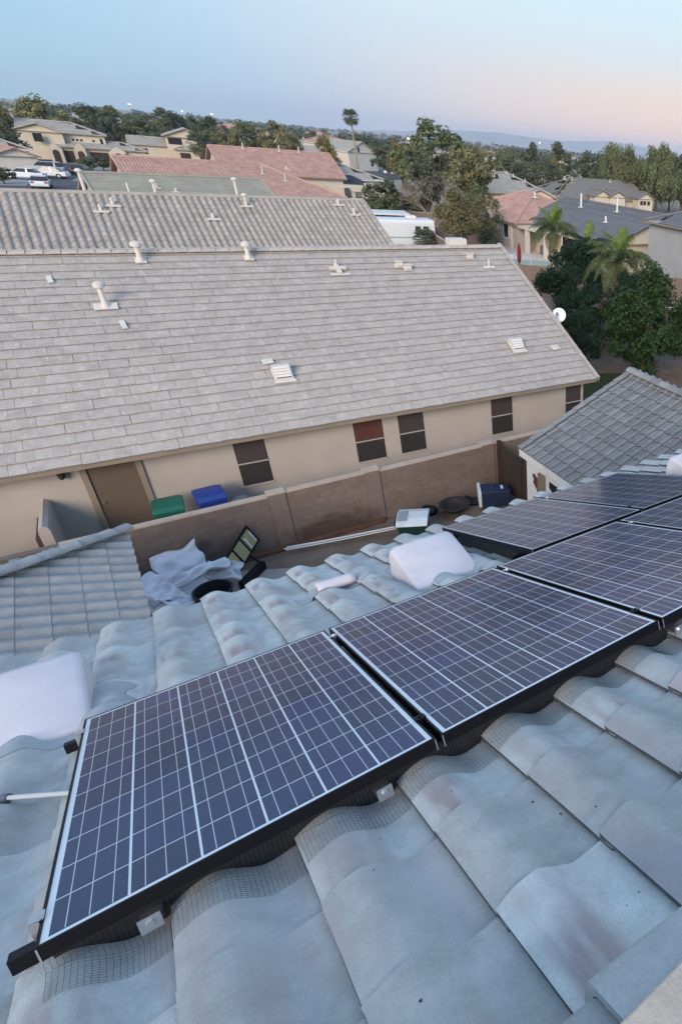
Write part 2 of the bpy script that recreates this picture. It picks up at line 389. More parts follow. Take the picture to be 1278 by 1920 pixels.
sheet('gravel_yard', [(15.2, 14), (34, 8), (36, 44), (20, 58), (15.2, 40)], GZ, pmat('gravel', (0.17, 0.125, 0.095), 0.95, var=0.25, scale=1.5, bump=0.4, bscale=12))
sheet('pool_deck', [(23.5, 46.5), (34.5, 40), (41, 57), (37, 63), (24, 60)], GZ + 0.012, PATIO)
sheet('side_street', [(-9, 60), (3.0, 60), (3.6, 104), (9.0, 150), (7.0, 168), (-2.0, 168), (-7, 140)], GZ, ASPH)
sheet('driveway', [(3.6, 130), (16, 150), (18, 163), (7, 163), (6.4, 150)], GZ + 0.006, DRIVE)
sheet('driveway.001', [(-9, 118), (-1.4, 120), (0.4, 140), (-8, 142)], GZ + 0.006, DRIVE)
sheet('main_street', [(46, 150), (140, 235), (160, 262), (60, 210), (36, 160)], GZ, ASPH)

# pale mountains on the horizon
def mountains():
    rnd = random.Random(3); m = MB(); nx = 150; ny = 6
    x0, x1 = 1900.0, 9300.0
    def hgt(x):
        pts = [(1900, -8), (2700, 40), (2876, 74), (3137, 84), (3471, 96), (3750, 84), (3955, 84), (4215, 78), (4450, 98), (4704, 118), (4950, 124), (5161, 112), (5450, 92), (5737, 66), (6200, 84), (7000, 118), (8000, 90), (9500, 110)]
        for (a, ha), (b, hb) in zip(pts, pts[1:]):
            if a <= x <= b: return ha + (hb - ha) * (x - a) / (b - a)
        return 0
    for i in range(nx + 1):
        x = x0 + (x1 - x0) * i / nx
        h = hgt(x) + rnd.uniform(-4, 4)
        for j in range(ny + 1):
            t = j / ny; prof = [0, 0.32, 0.62, 0.86, 1.0, 0.5, 0][j]
            m.v.append((x + rnd.uniform(-15, 15), 5600 + 1000 * t + rnd.uniform(-20, 20), GZ + (h - GZ) * prof * (1 if j == 4 else rnd.uniform(0.85, 1.1))))
    for i in range(nx):
        for j in range(ny):
            a = i * (ny + 1) + j; m.f.append((a, a + ny + 1, a + ny + 2, a + 1))
    o = m.build('hills', pmat('desert_mountain', (0.33, 0.31, 0.31), 0.95, var=0.15, scale=0.004, world_co=True)); struct(o)
mountains()

# ------------------------------------------------------------------ our house: tiled main roof
P = R(22.07); CP, SP = math.cos(P), math.sin(P)
def rp(u, v, h=0.0):                      # point on the main roof: u along the eave, v up the slope, h above panel plane
    return Vector((u, -v * CP + h * SP, v * SP + h * CP))
BASE_H = -0.156                           # pan of the tiles below the panel plane
RF = frame(rp(0, 0, BASE_H), (1, 0, 0), (0, CP, -SP))
TW, TE, TL_ = 0.3075, 0.394, 0.455
def prof(u):                               # barrel with its crest at a third, then a dished pan rising to the lap
    A_ = 0.060
    if u < 0.10: return 0.031 + (A_ - 0.031) * math.sin(math.pi / 2 * u / 0.10) ** 0.9
    if u < 0.235: return A_ * (0.5 * (1 + math.cos(math.pi * (u - 0.10) / 0.135)))
    return 0.007 * (0.5 * (1 - math.cos(math.pi * min(1, (u - 0.235) / 0.0725))))
U0 = 0.235
def surf_h(u, v):                          # top of the tiles, measured like h
    uu = (u - U0) % TW; k = ((2.345 - v) / TE) % 1.0
    return BASE_H + prof(uu) + 0.019 * k   # a butt is its lowest, thickest end
def s_tile_mb(seed=0, lift=0.019, edge=0.021):
    rnd = random.Random(seed); m = MB()
    us = [0.0, 0.012, 0.030, 0.052, 0.076, 0.10, 0.122, 0.145, 0.168, 0.19, 0.212, 0.24, 0.275, 0.325]
    ys = [(0.0, lift), (-0.03, lift * .95), (-0.23, lift * .5), (-TL_, 0.0)]
    n = len(us)
    for y, l in ys:
        wob = rnd.uniform(-0.0015, 0.0015)
        for u in us: m.v.append((u + wob, y + (rnd.uniform(-.003, .003) if y == 0 else 0), prof(u) + l + 0.0005))
    for y, l in ys:
        for u in us: m.v.append((u, y, prof(u) + l - (edge if y == 0 else 0.012)))
    T = len(ys) * n
    for j in range(len(ys) - 1):
        for i in range(n - 1):
            a = j * n + i; m.f.append((a, a + n, a + n + 1, a + 1)); m.f.append((T + a, T + a + 1, T + a + n + 1, T + a + n))
    for i in range(n - 1): m.f.append((i, i + 1, T + i + 1, T + i))
    for j in range(len(ys) - 1):
        m.f.append((j * n, T + j * n, T + (j + 1) * n, (j + 1) * n)); a = j * n + n - 1; m.f.append((a, a + n, T + a + n, T + a))
    return m
STM = [s_tile_mb(i) for i in range(4)]
STL = [s_tile_mb(i + 7, 0.013, 0.014) for i in range(4)]
STW = [s_tile_mb(i + 20, 0.030, 0.032) for i in range(4)]
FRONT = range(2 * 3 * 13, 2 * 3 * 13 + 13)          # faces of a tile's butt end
def shade_edges(me, n=1):  # puts the painted shadow line on butt and left lap faces
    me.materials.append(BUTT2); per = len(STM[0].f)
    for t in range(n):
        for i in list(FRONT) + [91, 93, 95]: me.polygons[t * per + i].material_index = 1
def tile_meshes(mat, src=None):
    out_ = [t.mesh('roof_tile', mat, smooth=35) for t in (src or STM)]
    for me in out_: shade_edges(me)
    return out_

house = thing('tiled_house', 'our own two-storey house whose grey barrel-tile roof fills the foreground', 'house', (4.0, -3.0, GZ))
PANELS = [(i * 1.014, 0.0) for i in range(5)] + [(2.33, -1.714), (3.344, -1.714)]
def covered(u, v):
    return any(a + 0.05 < u < a + 0.95 and b + 0.12 < v < b + 1.5 for a, b in PANELS)
rng = random.Random(11)
main_tiles = []
for k in range(0, 13):
    for j in range(-10, 37):
        d = -2.345 + TE * k; u = U0 + TW * j
        M = RF @ Matrix.Translation((u + rng.uniform(-.002, .002), d + rng.uniform(-.004, .004), rng.uniform(0, .002))) @ Matrix.Rotation(rng.uniform(-.004, .004), 4, 'Z')
        c = M @ Vector((0.15, -0.2, 0.05))
        main_tiles.append((M, c, covered(u + .15, -d + .2), rng.randrange(4)))
# the lower hip roof at the left and the side wing at the right belong to the same house
LP = R(19.5); LC, LS = math.cos(LP), math.sin(LP)
HIPC = Vector((-0.13, 11.18, -4.9))        # hip corner at the eave
LF = frame(HIPC + Vector((0, 0, -0.08)), (0, -1, 0), (LC, 0, -LS))       # faces +X, u runs back towards us
LF2 = frame(HIPC + Vector((0, 0, -0.08)), (1, 0, 0), (0, LC, -LS))       # faces +Y, hidden side
WP = R(23.0); WC, WS = math.cos(WP), math.sin(WP)
WRID = Vector((12.2, 10.69, -3.28))
WF = frame(Vector((12.2, 10.69 - 0.0, -3.28 - 0.08)), (0, 1, 0), (-WC, 0, -WS))   # faces -X, u towards +Y (gable at u=0, roof at u<0)
WF2 = frame(Vector((12.2, 10.69, -3.36)), (0, -1, 0), (WC, 0, -WS))
left_tiles, wing_tiles = [], []
for k in range(0, 12):
    for j in range(0, 26):
        d = -TE * k; u = TW * j
        x_up = -d * LC                       # how far up the slope (plan) this butt is
        if u + 0.30 < x_up * 1.0: continue    # beyond the hip
        M = LF @ Matrix.Translation((u, d, rng.uniform(0, .003))) @ Matrix.Rotation(rng.uniform(-.004, .004), 4, 'Z')
        left_tiles.append((M, M @ Vector((.15, -.2, .05)), False, rng.randrange(4)))
WLEN = 4.15
for k in range(0, 11):
    for j in range(-28, 0):
        d = WLEN - TE * k; u = TW * j
        M = WF @ Matrix.Translation((u, d, rng.uniform(0, .003))) @ Matrix.Rotation(rng.uniform(-.004, .004), 4, 'Z')
        wing_tiles.append((M, M @ Vector((.15, -.2, .05)), u < -4.2, rng.randrange(4)))
every = [(('m', i), t) for i, t in enumerate(main_tiles)] + [(('l', i), t) for i, t in enumerate(left_tiles)] + [(('w', i), t) for i, t in enumerate(wing_tiles)]
def seen(t):
    c = t[1]
    return not t[2] and (c - CAM).length > 0.5 and c.x > -2.0
rank = sorted([(((t[1] - CAM).length + (0 if key[0] == 'm' else -3.5)), key) for key, t in every if seen(t)])
single = set(k for _, k in rank[:300])
def slab(name, mat, parent, F, u0, u1, d0, d1, z0, z1):
    m = MB(); m.box(u0, u1, d0, d1, z0, z1, F); return m.build(name, mat, parent, w=True)
PINK = pmat('pinkish_tile', (0.50, 0.42, 0.42), 0.8, var=0.12, scale=6, bump=0.2, rnd=.05)
def lay(tiles, key, roof, mat, src=None):
    src = src or STM; ms = tile_meshes(mat, src); rest = MB(); nrest = 0; pk = tile_meshes(PINK)
    for i, (M, c, cov, var) in enumerate(tiles):
        if (key, i) in single: place('roof_tile', pk[var] if key == 'm' and (M.translation - rp(1.85, 1.98, BASE_H)).length < 0.2 else ms[var], roof, M)
        else: rest.add([M @ Vector(p) for p in src[var].v], src[var].f); nrest += 1
    if rest.v:
        o = rest.build('tile_field', mat, roof, smooth=35, w=True, fix=False); o['kind'] = 'stuff'; shade_edges(o.data, nrest)
main_roof = slab('roof', DECK, house, RF, -2.9, 11.3, -2.95, 2.34, -0.12, -0.018)
lay(main_tiles, 'm', main_roof, TILE)
# left roof deck and wing deck
m = MB()
a = HIPC + Vector((0, 0, -0.12)); n_up = 4.2
m.add([a, a + Vector((-n_up, -n_up, n_up * math.tan(LP))), a + Vector((-n_up, -9, n_up * math.tan(LP))), a + Vector((0, -9, 0)), a + Vector((-n_up, 0, 0)), a + Vector((-9, -n_up, n_up * math.tan(LP))), a + Vector((-9, 0, 0))],
      [(0, 1, 2, 3), (0, 6, 5, 1)])
left_roof = m.build('roof', DECK, house, w=True)
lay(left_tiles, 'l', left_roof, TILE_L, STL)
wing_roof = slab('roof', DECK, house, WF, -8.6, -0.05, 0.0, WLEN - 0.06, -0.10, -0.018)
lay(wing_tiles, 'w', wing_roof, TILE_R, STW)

def slope_surface(m, F, L, length, d0=lambda u: 0.0, barrel=True, pitch=TW, course=TE, coarse=False, lift=0.03, amp=1.0):
    """tiled slope: barrels or flat courses with real steps; clipped at the top by d0(u)"""
    if barrel:
        uu = [0.0, 0.02, 0.05, 0.10, 0.14, 0.18, 0.21, 0.26] if not coarse else [0.0, 0.04, 0.10, 0.17, 0.24]
        us = [pitch * j + x for j in range(int(round(L / pitch))) for x in uu]
    else:
        us = [L * i / max(2, int(L / 2)) for i in range(max(2, int(L / 2)) + 1)]
    us = [u for u in us if u <= L] + [L]
    nk = int(math.ceil(length / course))
    hz = (lambda u: prof(u % pitch) * amp) if barrel else (lambda u: 0.0)
    for k in range(nk):
        da, db = length - course * (k + 1), length - course * k
        prev = None
        for u in us:
            t = d0(u)
            if db <= t: prev = None; continue
            a_ = max(da, t); f = (a_ - da) / course
            i = len(m.v)
            h = hz(u)
            m.v += [tuple(F @ Vector((u, a_, h + lift * f))), tuple(F @ Vector((u, db, h + lift))), tuple(F @ Vector((u, db, h - 0.012)))]
            if prev is not None:
                m.f += [(prev, prev + 1, i + 1, i), (prev + 1, prev + 2, i + 2, i + 1)]
            prev = i
# hidden far sides, so the roofs are whole from elsewhere
m = MB(); slope_surface(m, WF2, 8.6, 4.15, coarse=True); o = m.build('far_slope_tiles', TILE_R, wing_roof, w=True, smooth=35, fix=False); o['kind'] = 'stuff'
m = MB()
F2 = frame(HIPC + Vector((-6.0, -4.0, -0.08 + 4.0 * math.tan(LP))), (1, 0, 0), (0, LC, -LS))
slope_surface(m, F2, 6.0, 4.0 / LC, d0=lambda u: max(0.0, (u - 2.0) / LC), coarse=True)
o = m.build('far_slope_tiles', TILE_L, left_roof, w=True, smooth=35, fix=False); o['kind'] = 'stuff'
RIDGE_V = 2.93
m = MB(); BF = frame(rp(0, RIDGE_V, BASE_H) + Vector((8.0, 0, 0)), (-1, 0, 0), (0, -CP, -SP))
slope_surface(m, BF, 11.0, 3.4, coarse=True); o = m.build('far_slope_tiles', TILE, main_roof, w=True, smooth=35, fix=False); o['kind'] = 'stuff'

# ridge and hip caps
def cap_mesh(mat, w=0.145, h=0.105, ln=0.43, flat=False):
    m = MB(); arc = []
    if flat: arc = [(-w, -0.02), (-w * 0.98, h * 0.42), (-w * 0.93, h * 0.55), (-w * 0.35, h), (w * 0.35, h), (w * 0.93, h * 0.55), (w * 0.98, h * 0.42), (w, -0.02)]
    else:
        for i in range(9):
            a_ = math.pi * (1 - i / 8); arc.append((w * math.cos(a_), h * math.sin(a_) - 0.01))
    n = len(arc)
    for t, s, l in ((0, 1.06, 0.02), (0.05, 1.05, 0.018), (ln, 0.93, 0.0)):
        for y, z in arc: m.v.append((t, y * s, z * s + l))
    for t, s, l in ((0, 1.06, 0.02), (0.05, 1.05, 0.018), (ln, 0.93, 0.0)):
        for y, z in arc: m.v.append((t, y * s * 0.9, (z * s + l) - 0.016))
    T = 3 * n
    for j in range(2):
        for i in range(n - 1):
            a_ = j * n + i; m.f.append((a_, a_ + 1, a_ + n + 1, a_ + n)); m.f.append((T + a_, T + a_ + n, T + a_ + n + 1, T + a_ + 1))
        for a_ in (j * n, j * n + n - 1): m.f.append((a_, a_ + n, T + a_ + n, T + a_))
    for a_ in range(n - 1): m.f.append((a_, T + a_, T + a_ + 1, a_ + 1)); b = 2 * n + a_; m.f.append((b, b + 1, T + b + 1, T + b))
    return m.mesh('ridge_tile', mat, smooth=40)
def axis_frame(o, d):
    x = Vector(d).normalized(); y = Vector((0, 0, 1)).cross(x).normalized(); z = x.cross(y)
    return Matrix(((x.x, y.x, z.x, o[0]), (x.y, y.y, z.y, o[1]), (x.z, y.z, z.z, o[2]), (0, 0, 0, 1)))
cm_main = cap_mesh(CAPT, 0.20, 0.125, 0.44, flat=True)
for j in range(-7, 20):
    p = rp(0.86 + 0.37 * j, RIDGE_V + 0.005, BASE_H + 0.03); place('ridge_tile', cm_main, main_roof, axis_frame(p, (1, 0, 0.0)) @ Matrix.Rotation(rng.uniform(-.01, .01), 4, 'Z'))
cm_left = cap_mesh(TILE_L, 0.115, 0.085)
hd = Vector((-1, -1, math.tan(LP))).normalized()
for j in range(0, 14):
    p = HIPC + Vector((0.02, 0.02, 0.075)) + hd * 0.36 * j
    place('ridge_tile', cm_left, left_roof, axis_frame(p, hd) @ Matrix.Rotation(rng.uniform(-.02, .02), 4, 'X') @ Matrix.Translation((0, rng.uniform(-.008, .008), rng.uniform(0, .012))))
cm_wing = cap_mesh(TILE_R, 0.14, 0.10)
for j in range(0, 23):
    place('ridge_tile', cm_wing, wing_roof, axis_frame(WRID + Vector((0, 0.03 - 0.37 * j, 0.0)), (0, -1, 0)) @ Matrix.Rotation(rng.uniform(-.012, .012), 4, 'Z'))
# rake tiles down the wing's far gable edge
m = MB()
m.add([(-.13, 0, .105), (.06, 0, .105), (.06, -.42, .08), (-.13, -.42, .08), (-.13, 0, .085), (.06, 0, .085), (.06, -.42, .06), (-.13, -.42, .06)], [(0, 1, 2, 3), (4, 7, 6, 5), (0, 4, 5, 1), (1, 5, 6, 2), (2, 6, 7, 3), (3, 7, 4, 0)])
m.add([(.061, 0, .105), (.079, 0, .095), (.079, -.42, .07), (.061, -.42, .08), (.061, 0, -.1), (.079, 0, -.1), (.079, -.42, -.12), (.061, -.42, -.12)], [(0, 1, 2, 3), (4, 7, 6, 5), (0, 4, 5, 1), (1, 5, 6, 2), (2, 6, 7, 3), (3, 7, 4, 0)])
rk = m.mesh('rake_tile', TILE_R)
for k in range(0, 11):
    place('rake_tile', rk, wing_roof, WF @ Matrix.Translation((0, WLEN - TE * k, 0.004 * (k % 2))))
# walls
m = MB(); m.box(-2.4, 11.0, -9.0, 1.95, GZ, -1.42); m.build('wall', STUC3, house, w=True)
m = MB(); m.prism([(1.97, GZ), (1.97, -1.33), (2.22, -1.42), (2.22, -1.28), (1.6, -1.02), (1.6, GZ)], 'x', -2.42, 11.05); m.build('soffit', STUC3, house, w=True)
m = MB(); m.box(-9.0, -0.55, 1.9, 10.75, GZ, -5.02); m.build('wall', STUC3, house, w=True)
# wing: white wall with fascia, truss-like gaps under the eave
WX = 8.47
wall_w = MB().prism([(WX, GZ), (WX, -5.12), (12.2, -3.55), (15.9, -5.12), (15.9, GZ)], 'y', 1.9, 10.52).build('wall', WHITE, house, w=True)
m = MB(); m.box(8.36, 8.40, 1.9, 10.72, -5.17, -4.97); m.build('fascia', WHITE, house, w=True)
m = MB(); m.box(8.41, 8.80, 10.54, 10.66, -5.14, -5.0); m.build('fascia', WHITE, house, w=True)
m = MB(); m.box(WX - .07, WX - .003, 9.55, 9.85, -7.2, -5.35); m.build('shutter', pmat('tan_shutter', (0.22, 0.17, 0.125), 0.9), house, w=True)
m = MB(); m.add([(WX - .02, 9.35, -5.42), (WX - .02, 8.55, -5.42), (WX - .02, 8.75, -5.95), (WX - .02, 9.35, -5.6), (WX + .05, 9.35, -5.42), (WX + .05, 8.55, -5.42), (WX + .05, 8.75, -5.95), (WX + .05, 9.35, -5.6)], [(0, 1, 2, 3), (4, 7, 6, 5), (0, 4, 5, 1), (1, 5, 6, 2), (2, 6, 7, 3), (3, 7, 4, 0)])
m.build('window', GLASSD, house, w=True)
m = MB()
for q, (cy_, cz_, rr_) in enumerate(((10.02, -5.72, .17), (9.93, -5.92, .10), (10.12, -5.58, .08))):
    m.add([(WX - .004 - q * .001, cy_ + rr_ * rng.uniform(.6, 1.2) * math.cos(a_ * .449), cz_ + 1.25 * rr_ * rng.uniform(.6, 1.2) * math.sin(a_ * .449)) for a_ in range(14)], [tuple(range(14))])
m.build('rust_stain', pmat('rust_stain', (0.10, 0.045, 0.03), 0.95), house, w=True)

# ------------------------------------------------------------------ solar panels
def cell_material():
    m = bpy.data.materials.new('polycrystalline_cell'); m.use_nodes = True; t = m.node_tree; t.nodes.clear()
    def n(ty, **kw):
        x = t.nodes.new(ty)
        for k, v in kw.items(): setattr(x, k, v)
        return x
    L = t.links.new
    o = n('ShaderNodeOutputMaterial'); b = n('ShaderNodeBsdfPrincipled'); L(b.outputs[0], o.inputs[0])
    b.inputs['Roughness'].default_value = 0.42; b.inputs['Specular IOR Level'].default_value = 0.25
    tc = n('ShaderNodeTexCoord'); oi = n('ShaderNodeObjectInfo')
    off = n('ShaderNodeVectorMath', operation='MULTIPLY_ADD'); L(oi.outputs['Random'], off.inputs[0]); off.inputs[1].default_value = (31, 17, 0); L(tc.outputs['Object'], off.inputs[2])
    vo = n('ShaderNodeTexVoronoi'); vo.inputs['Scale'].default_value = 55; L(off.outputs[0], vo.inputs['Vector'])
    cr = n('ShaderNodeMix', data_type='RGBA'); cr.inputs['A'].default_value = (0.006, 0.015, 0.080, 1); cr.inputs['B'].default_value = (0.016, 0.022, 0.105, 1)
    sx = n('ShaderNodeSeparateColor'); L(vo.outputs['Color'], sx.inputs[0]); L(sx.outputs[0], cr.inputs['Factor'])
    rv = n('ShaderNodeMapRange'); rv.inputs['To Min'].default_value = 0.75; rv.inputs['To Max'].default_value = 1.3; L(oi.outputs['Random'], rv.inputs['Value'])
    cc = n('ShaderNodeCombineColor'); [L(rv.outputs[0], cc.inputs[i]) for i in range(3)]
    mu = n('ShaderNodeMix', data_type='RGBA', blend_type='MULTIPLY'); mu.inputs['Factor'].default_value = 1; L(cr.outputs['Result'], mu.inputs['A']); L(cc.outputs[0], mu.inputs['B'])
    L(mu.outputs['Result'], b.inputs['Base Color'])
    return m
CELL = cell_material()
BUS = pmat('silver_busbar', (0.68, 0.69, 0.72), 0.4, var=0.05)
PGLASS = glass_mat('panel_glass', (0.985, 0.995, 0.99), 0.14, 1.5)
PW, PH, FT = 0.992, 1.65, 0.040
CW, CH, GU, GV = 0.1526, 0.1560, 0.0062, 0.0046
def panel_meshes():
    fr = MB(); lip = 0.0075
    fr.box(0, lip, 0, PH, -FT, 0.0006); fr.box(PW - lip, PW, 0, PH, -FT, 0.0006); fr.box(lip, PW - lip, 0, lip, -FT, 0.0005); fr.box(lip, PW - lip, PH - lip, PH, -FT, 0.0005)
    bs = MB(); bs.box(lip, PW - lip, lip, PH - lip, -0.009, -0.0016)
    ce = MB(); ce.add([(0, 0, 0), (CW, 0, 0), (CW, CH, 0), (0, CH, 0)], [(0, 1, 2, 3)])
    bb = MB()
    gl = MB(); gl.add([(lip, lip, -0.0005), (PW - lip, lip, -0.0005), (PW - lip, PH - lip, -0.0005), (lip, PH - lip, -0.0005)], [(0, 1, 2, 3)])
    mu = (PW - 6 * CW - 5 * GU) / 2; mv = (PH - 10 * CH - 9 * GV) / 2
    for i in range(6):
        for f in (0.2, 0.5, 0.8):
            x = mu + i * (CW + GU) + CW * f; bb.box(x - 0.0011, x + 0.0011, mv + .004, PH - mv - .004, -0.00118, -0.00105)
    return (fr.mesh('frame', BLACKM), bs.mesh('backsheet', BACKSH), ce.mesh('cell', CELL, fix=False), bb.mesh('busbars', BUS), gl.mesh('glass', PGLASS, fix=False), mu, mv)
FRM, BSM, CEM, BBM, GLM, MU, MV = panel_meshes()
labels = ['nearest solar panel, leftmost of the upper row on the tiled roof', 'second solar panel of the upper row, beside the nearest one', 'third solar panel of the upper row, right of two full ones', 'fourth solar panel of the upper row, cut by the right edge of the photo', None,
          'lower-row solar panel nearest the eave, right of the white square vent', 'farthest solar panel, lower row, dark under the vent at the right edge']
for idx, (u, v) in enumerate(PANELS):
    if idx == 4: continue
    # local frame of a panel: x along the eave, y up the slope, z normal
    M = Matrix.Translation(rp(u, v)) @ Matrix.Rotation(math.pi, 4, 'Z') @ Matrix.Rotation(0, 4, 'X')
    X = Vector((1, 0, 0)); Yv = Vector((0, -CP, SP)); Z = Vector((0, SP, CP))
    # x, y(up slope), n is left-handed, so mirror x: start from the far corner
    O = rp(u + PW, v)
    M = Matrix(((-1, 0, 0, O.x), (0, Yv.y, Z.y, O.y), (0, Yv.z, Z.z, O.z), (0, 0, 0, 1)))
    root = bpy.data.objects.new('solar_panel', None); col.objects.link(root); root.matrix_world = M; root.empty_display_size = 0.2
    root.matrix_local = M; WM[root] = M
    tag(root, labels[idx], 'solar panel', 'solar panels on the roof')
    place('frame', FRM, root, M); place('backsheet', BSM, root, M); place('busbars', BBM, root, M); place('glass', GLM, root, M)
    for i in range(6):
        for j in range(10):
            place('cell', CEM, root, M @ Matrix.Translation((MU + i * (CW + GU), MV + j * (CH + GV), -0.0013)))
    if (idx in (0, 1, 2) or idx == 5):
        for vv in (0.17, 1.47):                           # clamps bridging to the next panel
            c = MB(); c.box(-0.017, -0.005, vv - .018, vv + .018, -.045, .007); c.box(-0.030, .008, vv - .018, vv + .018, 0.0045, .0075)
            c.tube([(-.011, vv, .007), (-.011, vv, .014)], .006, 6); o = c.build('clamp', SILVER if vv < 1 else BLACKM, root)
    if idx == 0:
        for vv in (0.17, 1.52):
            c = MB(); c.box(PW + .002, PW + .022, vv - .02, vv + .02, -.055, .006); c.box(PW - .008, PW + .022, vv - .02, vv + .02, .004, .008); c.build('clamp', SILVER, root)
    for s in (0.0, PW - .004): MB().box(s, s + .004, PH + .0005, PH + .0025, -FT - .005, -.003).build('corner_key', SILVER, root)

# mounting rails with feet
def rail(label, u0, u1, v, feet):
    t = thing('mounting_rail', label, 'rail', rp(u0, v, -0.11), group='black rails under the panels')
    m = MB(); RFp = frame(rp(0, 0, 0), (1, 0, 0), (0, CP, -SP))
    h1, h0 = -FT - 0.003, -FT - 0.043
    m.box(u0, u1, -v - .02, -v + .02, h1 - .006, h1, RFp); m.box(u0, u1, -v - .02, -v + .02, h0, h0 + .008, RFp)
    m.box(u0, u1, -v - .02, -v - .014, h0 + .008, h1 - .006, RFp); m.box(u0, u1, -v + .014, -v + .02, h0 + .008, h1 - .006, RFp)
    m.box(u0 + .006, u1 - .006, -v - .0135, -v + .0135, (h0 + h1) / 2 - .004, (h0 + h1) / 2 + .004, RFp)
    m.build('bar', BLACKM, t, w=True)
    for f in feet:
        m = MB(); m.box(f - .024, f + .024, -v - .118, -v - .112, h0 - .020, h0 + .022, RFp); m.box(f - .024, f + .024, -v - .111, -v - .021, h0 - .006, h0 - .001, RFp)
        m.tube([RFp @ Vector((f, -v - .113, h0 + .004)), RFp @ Vector((f, -v - .126, h0 + .004))], .009, 6)
        m.build('foot', SILVER, t, w=True)
rail('black rail end poking out at the lower left panel corner, near the ridge', -0.07, 5.1, 1.55, [0.2, 0.80, 2.1, 3.3])
rail('black rail stub beside the white vent at the far left panel corner', -0.075, 5.1, 0.10, [0.6, 1.8, 3.0])
rail('black rail under the ridge side of the lower row', 2.27, 4.45, -0.25, [2.9, 3.8])
rail('black rail under the eave side of the lower row', 2.27, 4.45, -1.50, [2.9, 3.8])

# black wire pest guard: real wires draped from the frames on to the tiles
GUARD = pmat('black_wire', (0.016, 0.017, 0.02), 0.5, var=0.1, spec=0.4)
def wire(m, pts, r=0.0004):
    m.tube(pts, r, 3, cap=False)
def guard(label, path, u_or_v, rng_, reach, out):
    """path: along the frame; each cross wire goes from under the frame down to the tiles and out over them"""
    m = MB(); r = random.Random(5); step = 0.0115
    a, b = rng_; n = int((b - a) / step)
    rows = 13
    def pt(s, k):
        t = k / (rows - 1)
        rr = reach * (1.0 + 0.12 * math.sin(s * 3.1) + 0.05 * math.sin(s * 11.7 + 1))
        if path == 'u':
            v = u_or_v - 0.012 + rr * t; hs = surf_h(s, v) + 0.006
            h = max(hs, -FT - 0.002 - t * 0.42 * 1.0) if t < 0.5 else hs
            if t >= 0.12: h = hs + max(0, 0.3 - t) * 0.04
            return rp(s, v, h)
        u = u_or_v + out * (0.004 + rr * t); hs = surf_h(u, s) + 0.006
        h = hs + (1 - min(1, t * 2.2)) * max(0, (-FT - hs))
        return rp(u, s, h)
    for i in range(n + 1):
        s = a + step * i
        wire(m, [pt(s, k) for k in range(rows)])
    for k in range(rows):
        wire(m, [pt(a + (b - a) * i / (n), k) for i in range(0, n + 1)])
    o = m.build('wire_guard', GUARD, fix=False); tag(o, label, 'wire mesh', 'pest guard wire round the panels')
guard('black wire mesh skirt along the near edge of the upper panels', 'u', PH, (0.0, 3.2), 0.10, 1)
guard('black wire mesh skirt at the left end of the lower panel row', 'v', 2.33, (-1.70, -0.06), 0.10, -1)
# dark skirts; the near-edge sheet is added to block light under the panels
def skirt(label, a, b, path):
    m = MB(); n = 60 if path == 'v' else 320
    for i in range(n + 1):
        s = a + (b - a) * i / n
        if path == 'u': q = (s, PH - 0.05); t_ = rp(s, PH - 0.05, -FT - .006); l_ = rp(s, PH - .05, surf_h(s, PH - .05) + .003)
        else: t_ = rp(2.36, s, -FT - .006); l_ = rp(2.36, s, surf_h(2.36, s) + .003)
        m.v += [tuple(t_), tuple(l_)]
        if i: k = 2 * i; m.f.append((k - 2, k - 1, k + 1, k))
    o = m.build('dark_sheet', GUARD, fix=False); tag(o, label, 'skirt', 'dark skirts under the panels')
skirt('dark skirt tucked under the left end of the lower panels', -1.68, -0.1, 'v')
skirt('added dark sheet blocking light under the near edge of the upper panels', 0.01, 5.0, 'u')

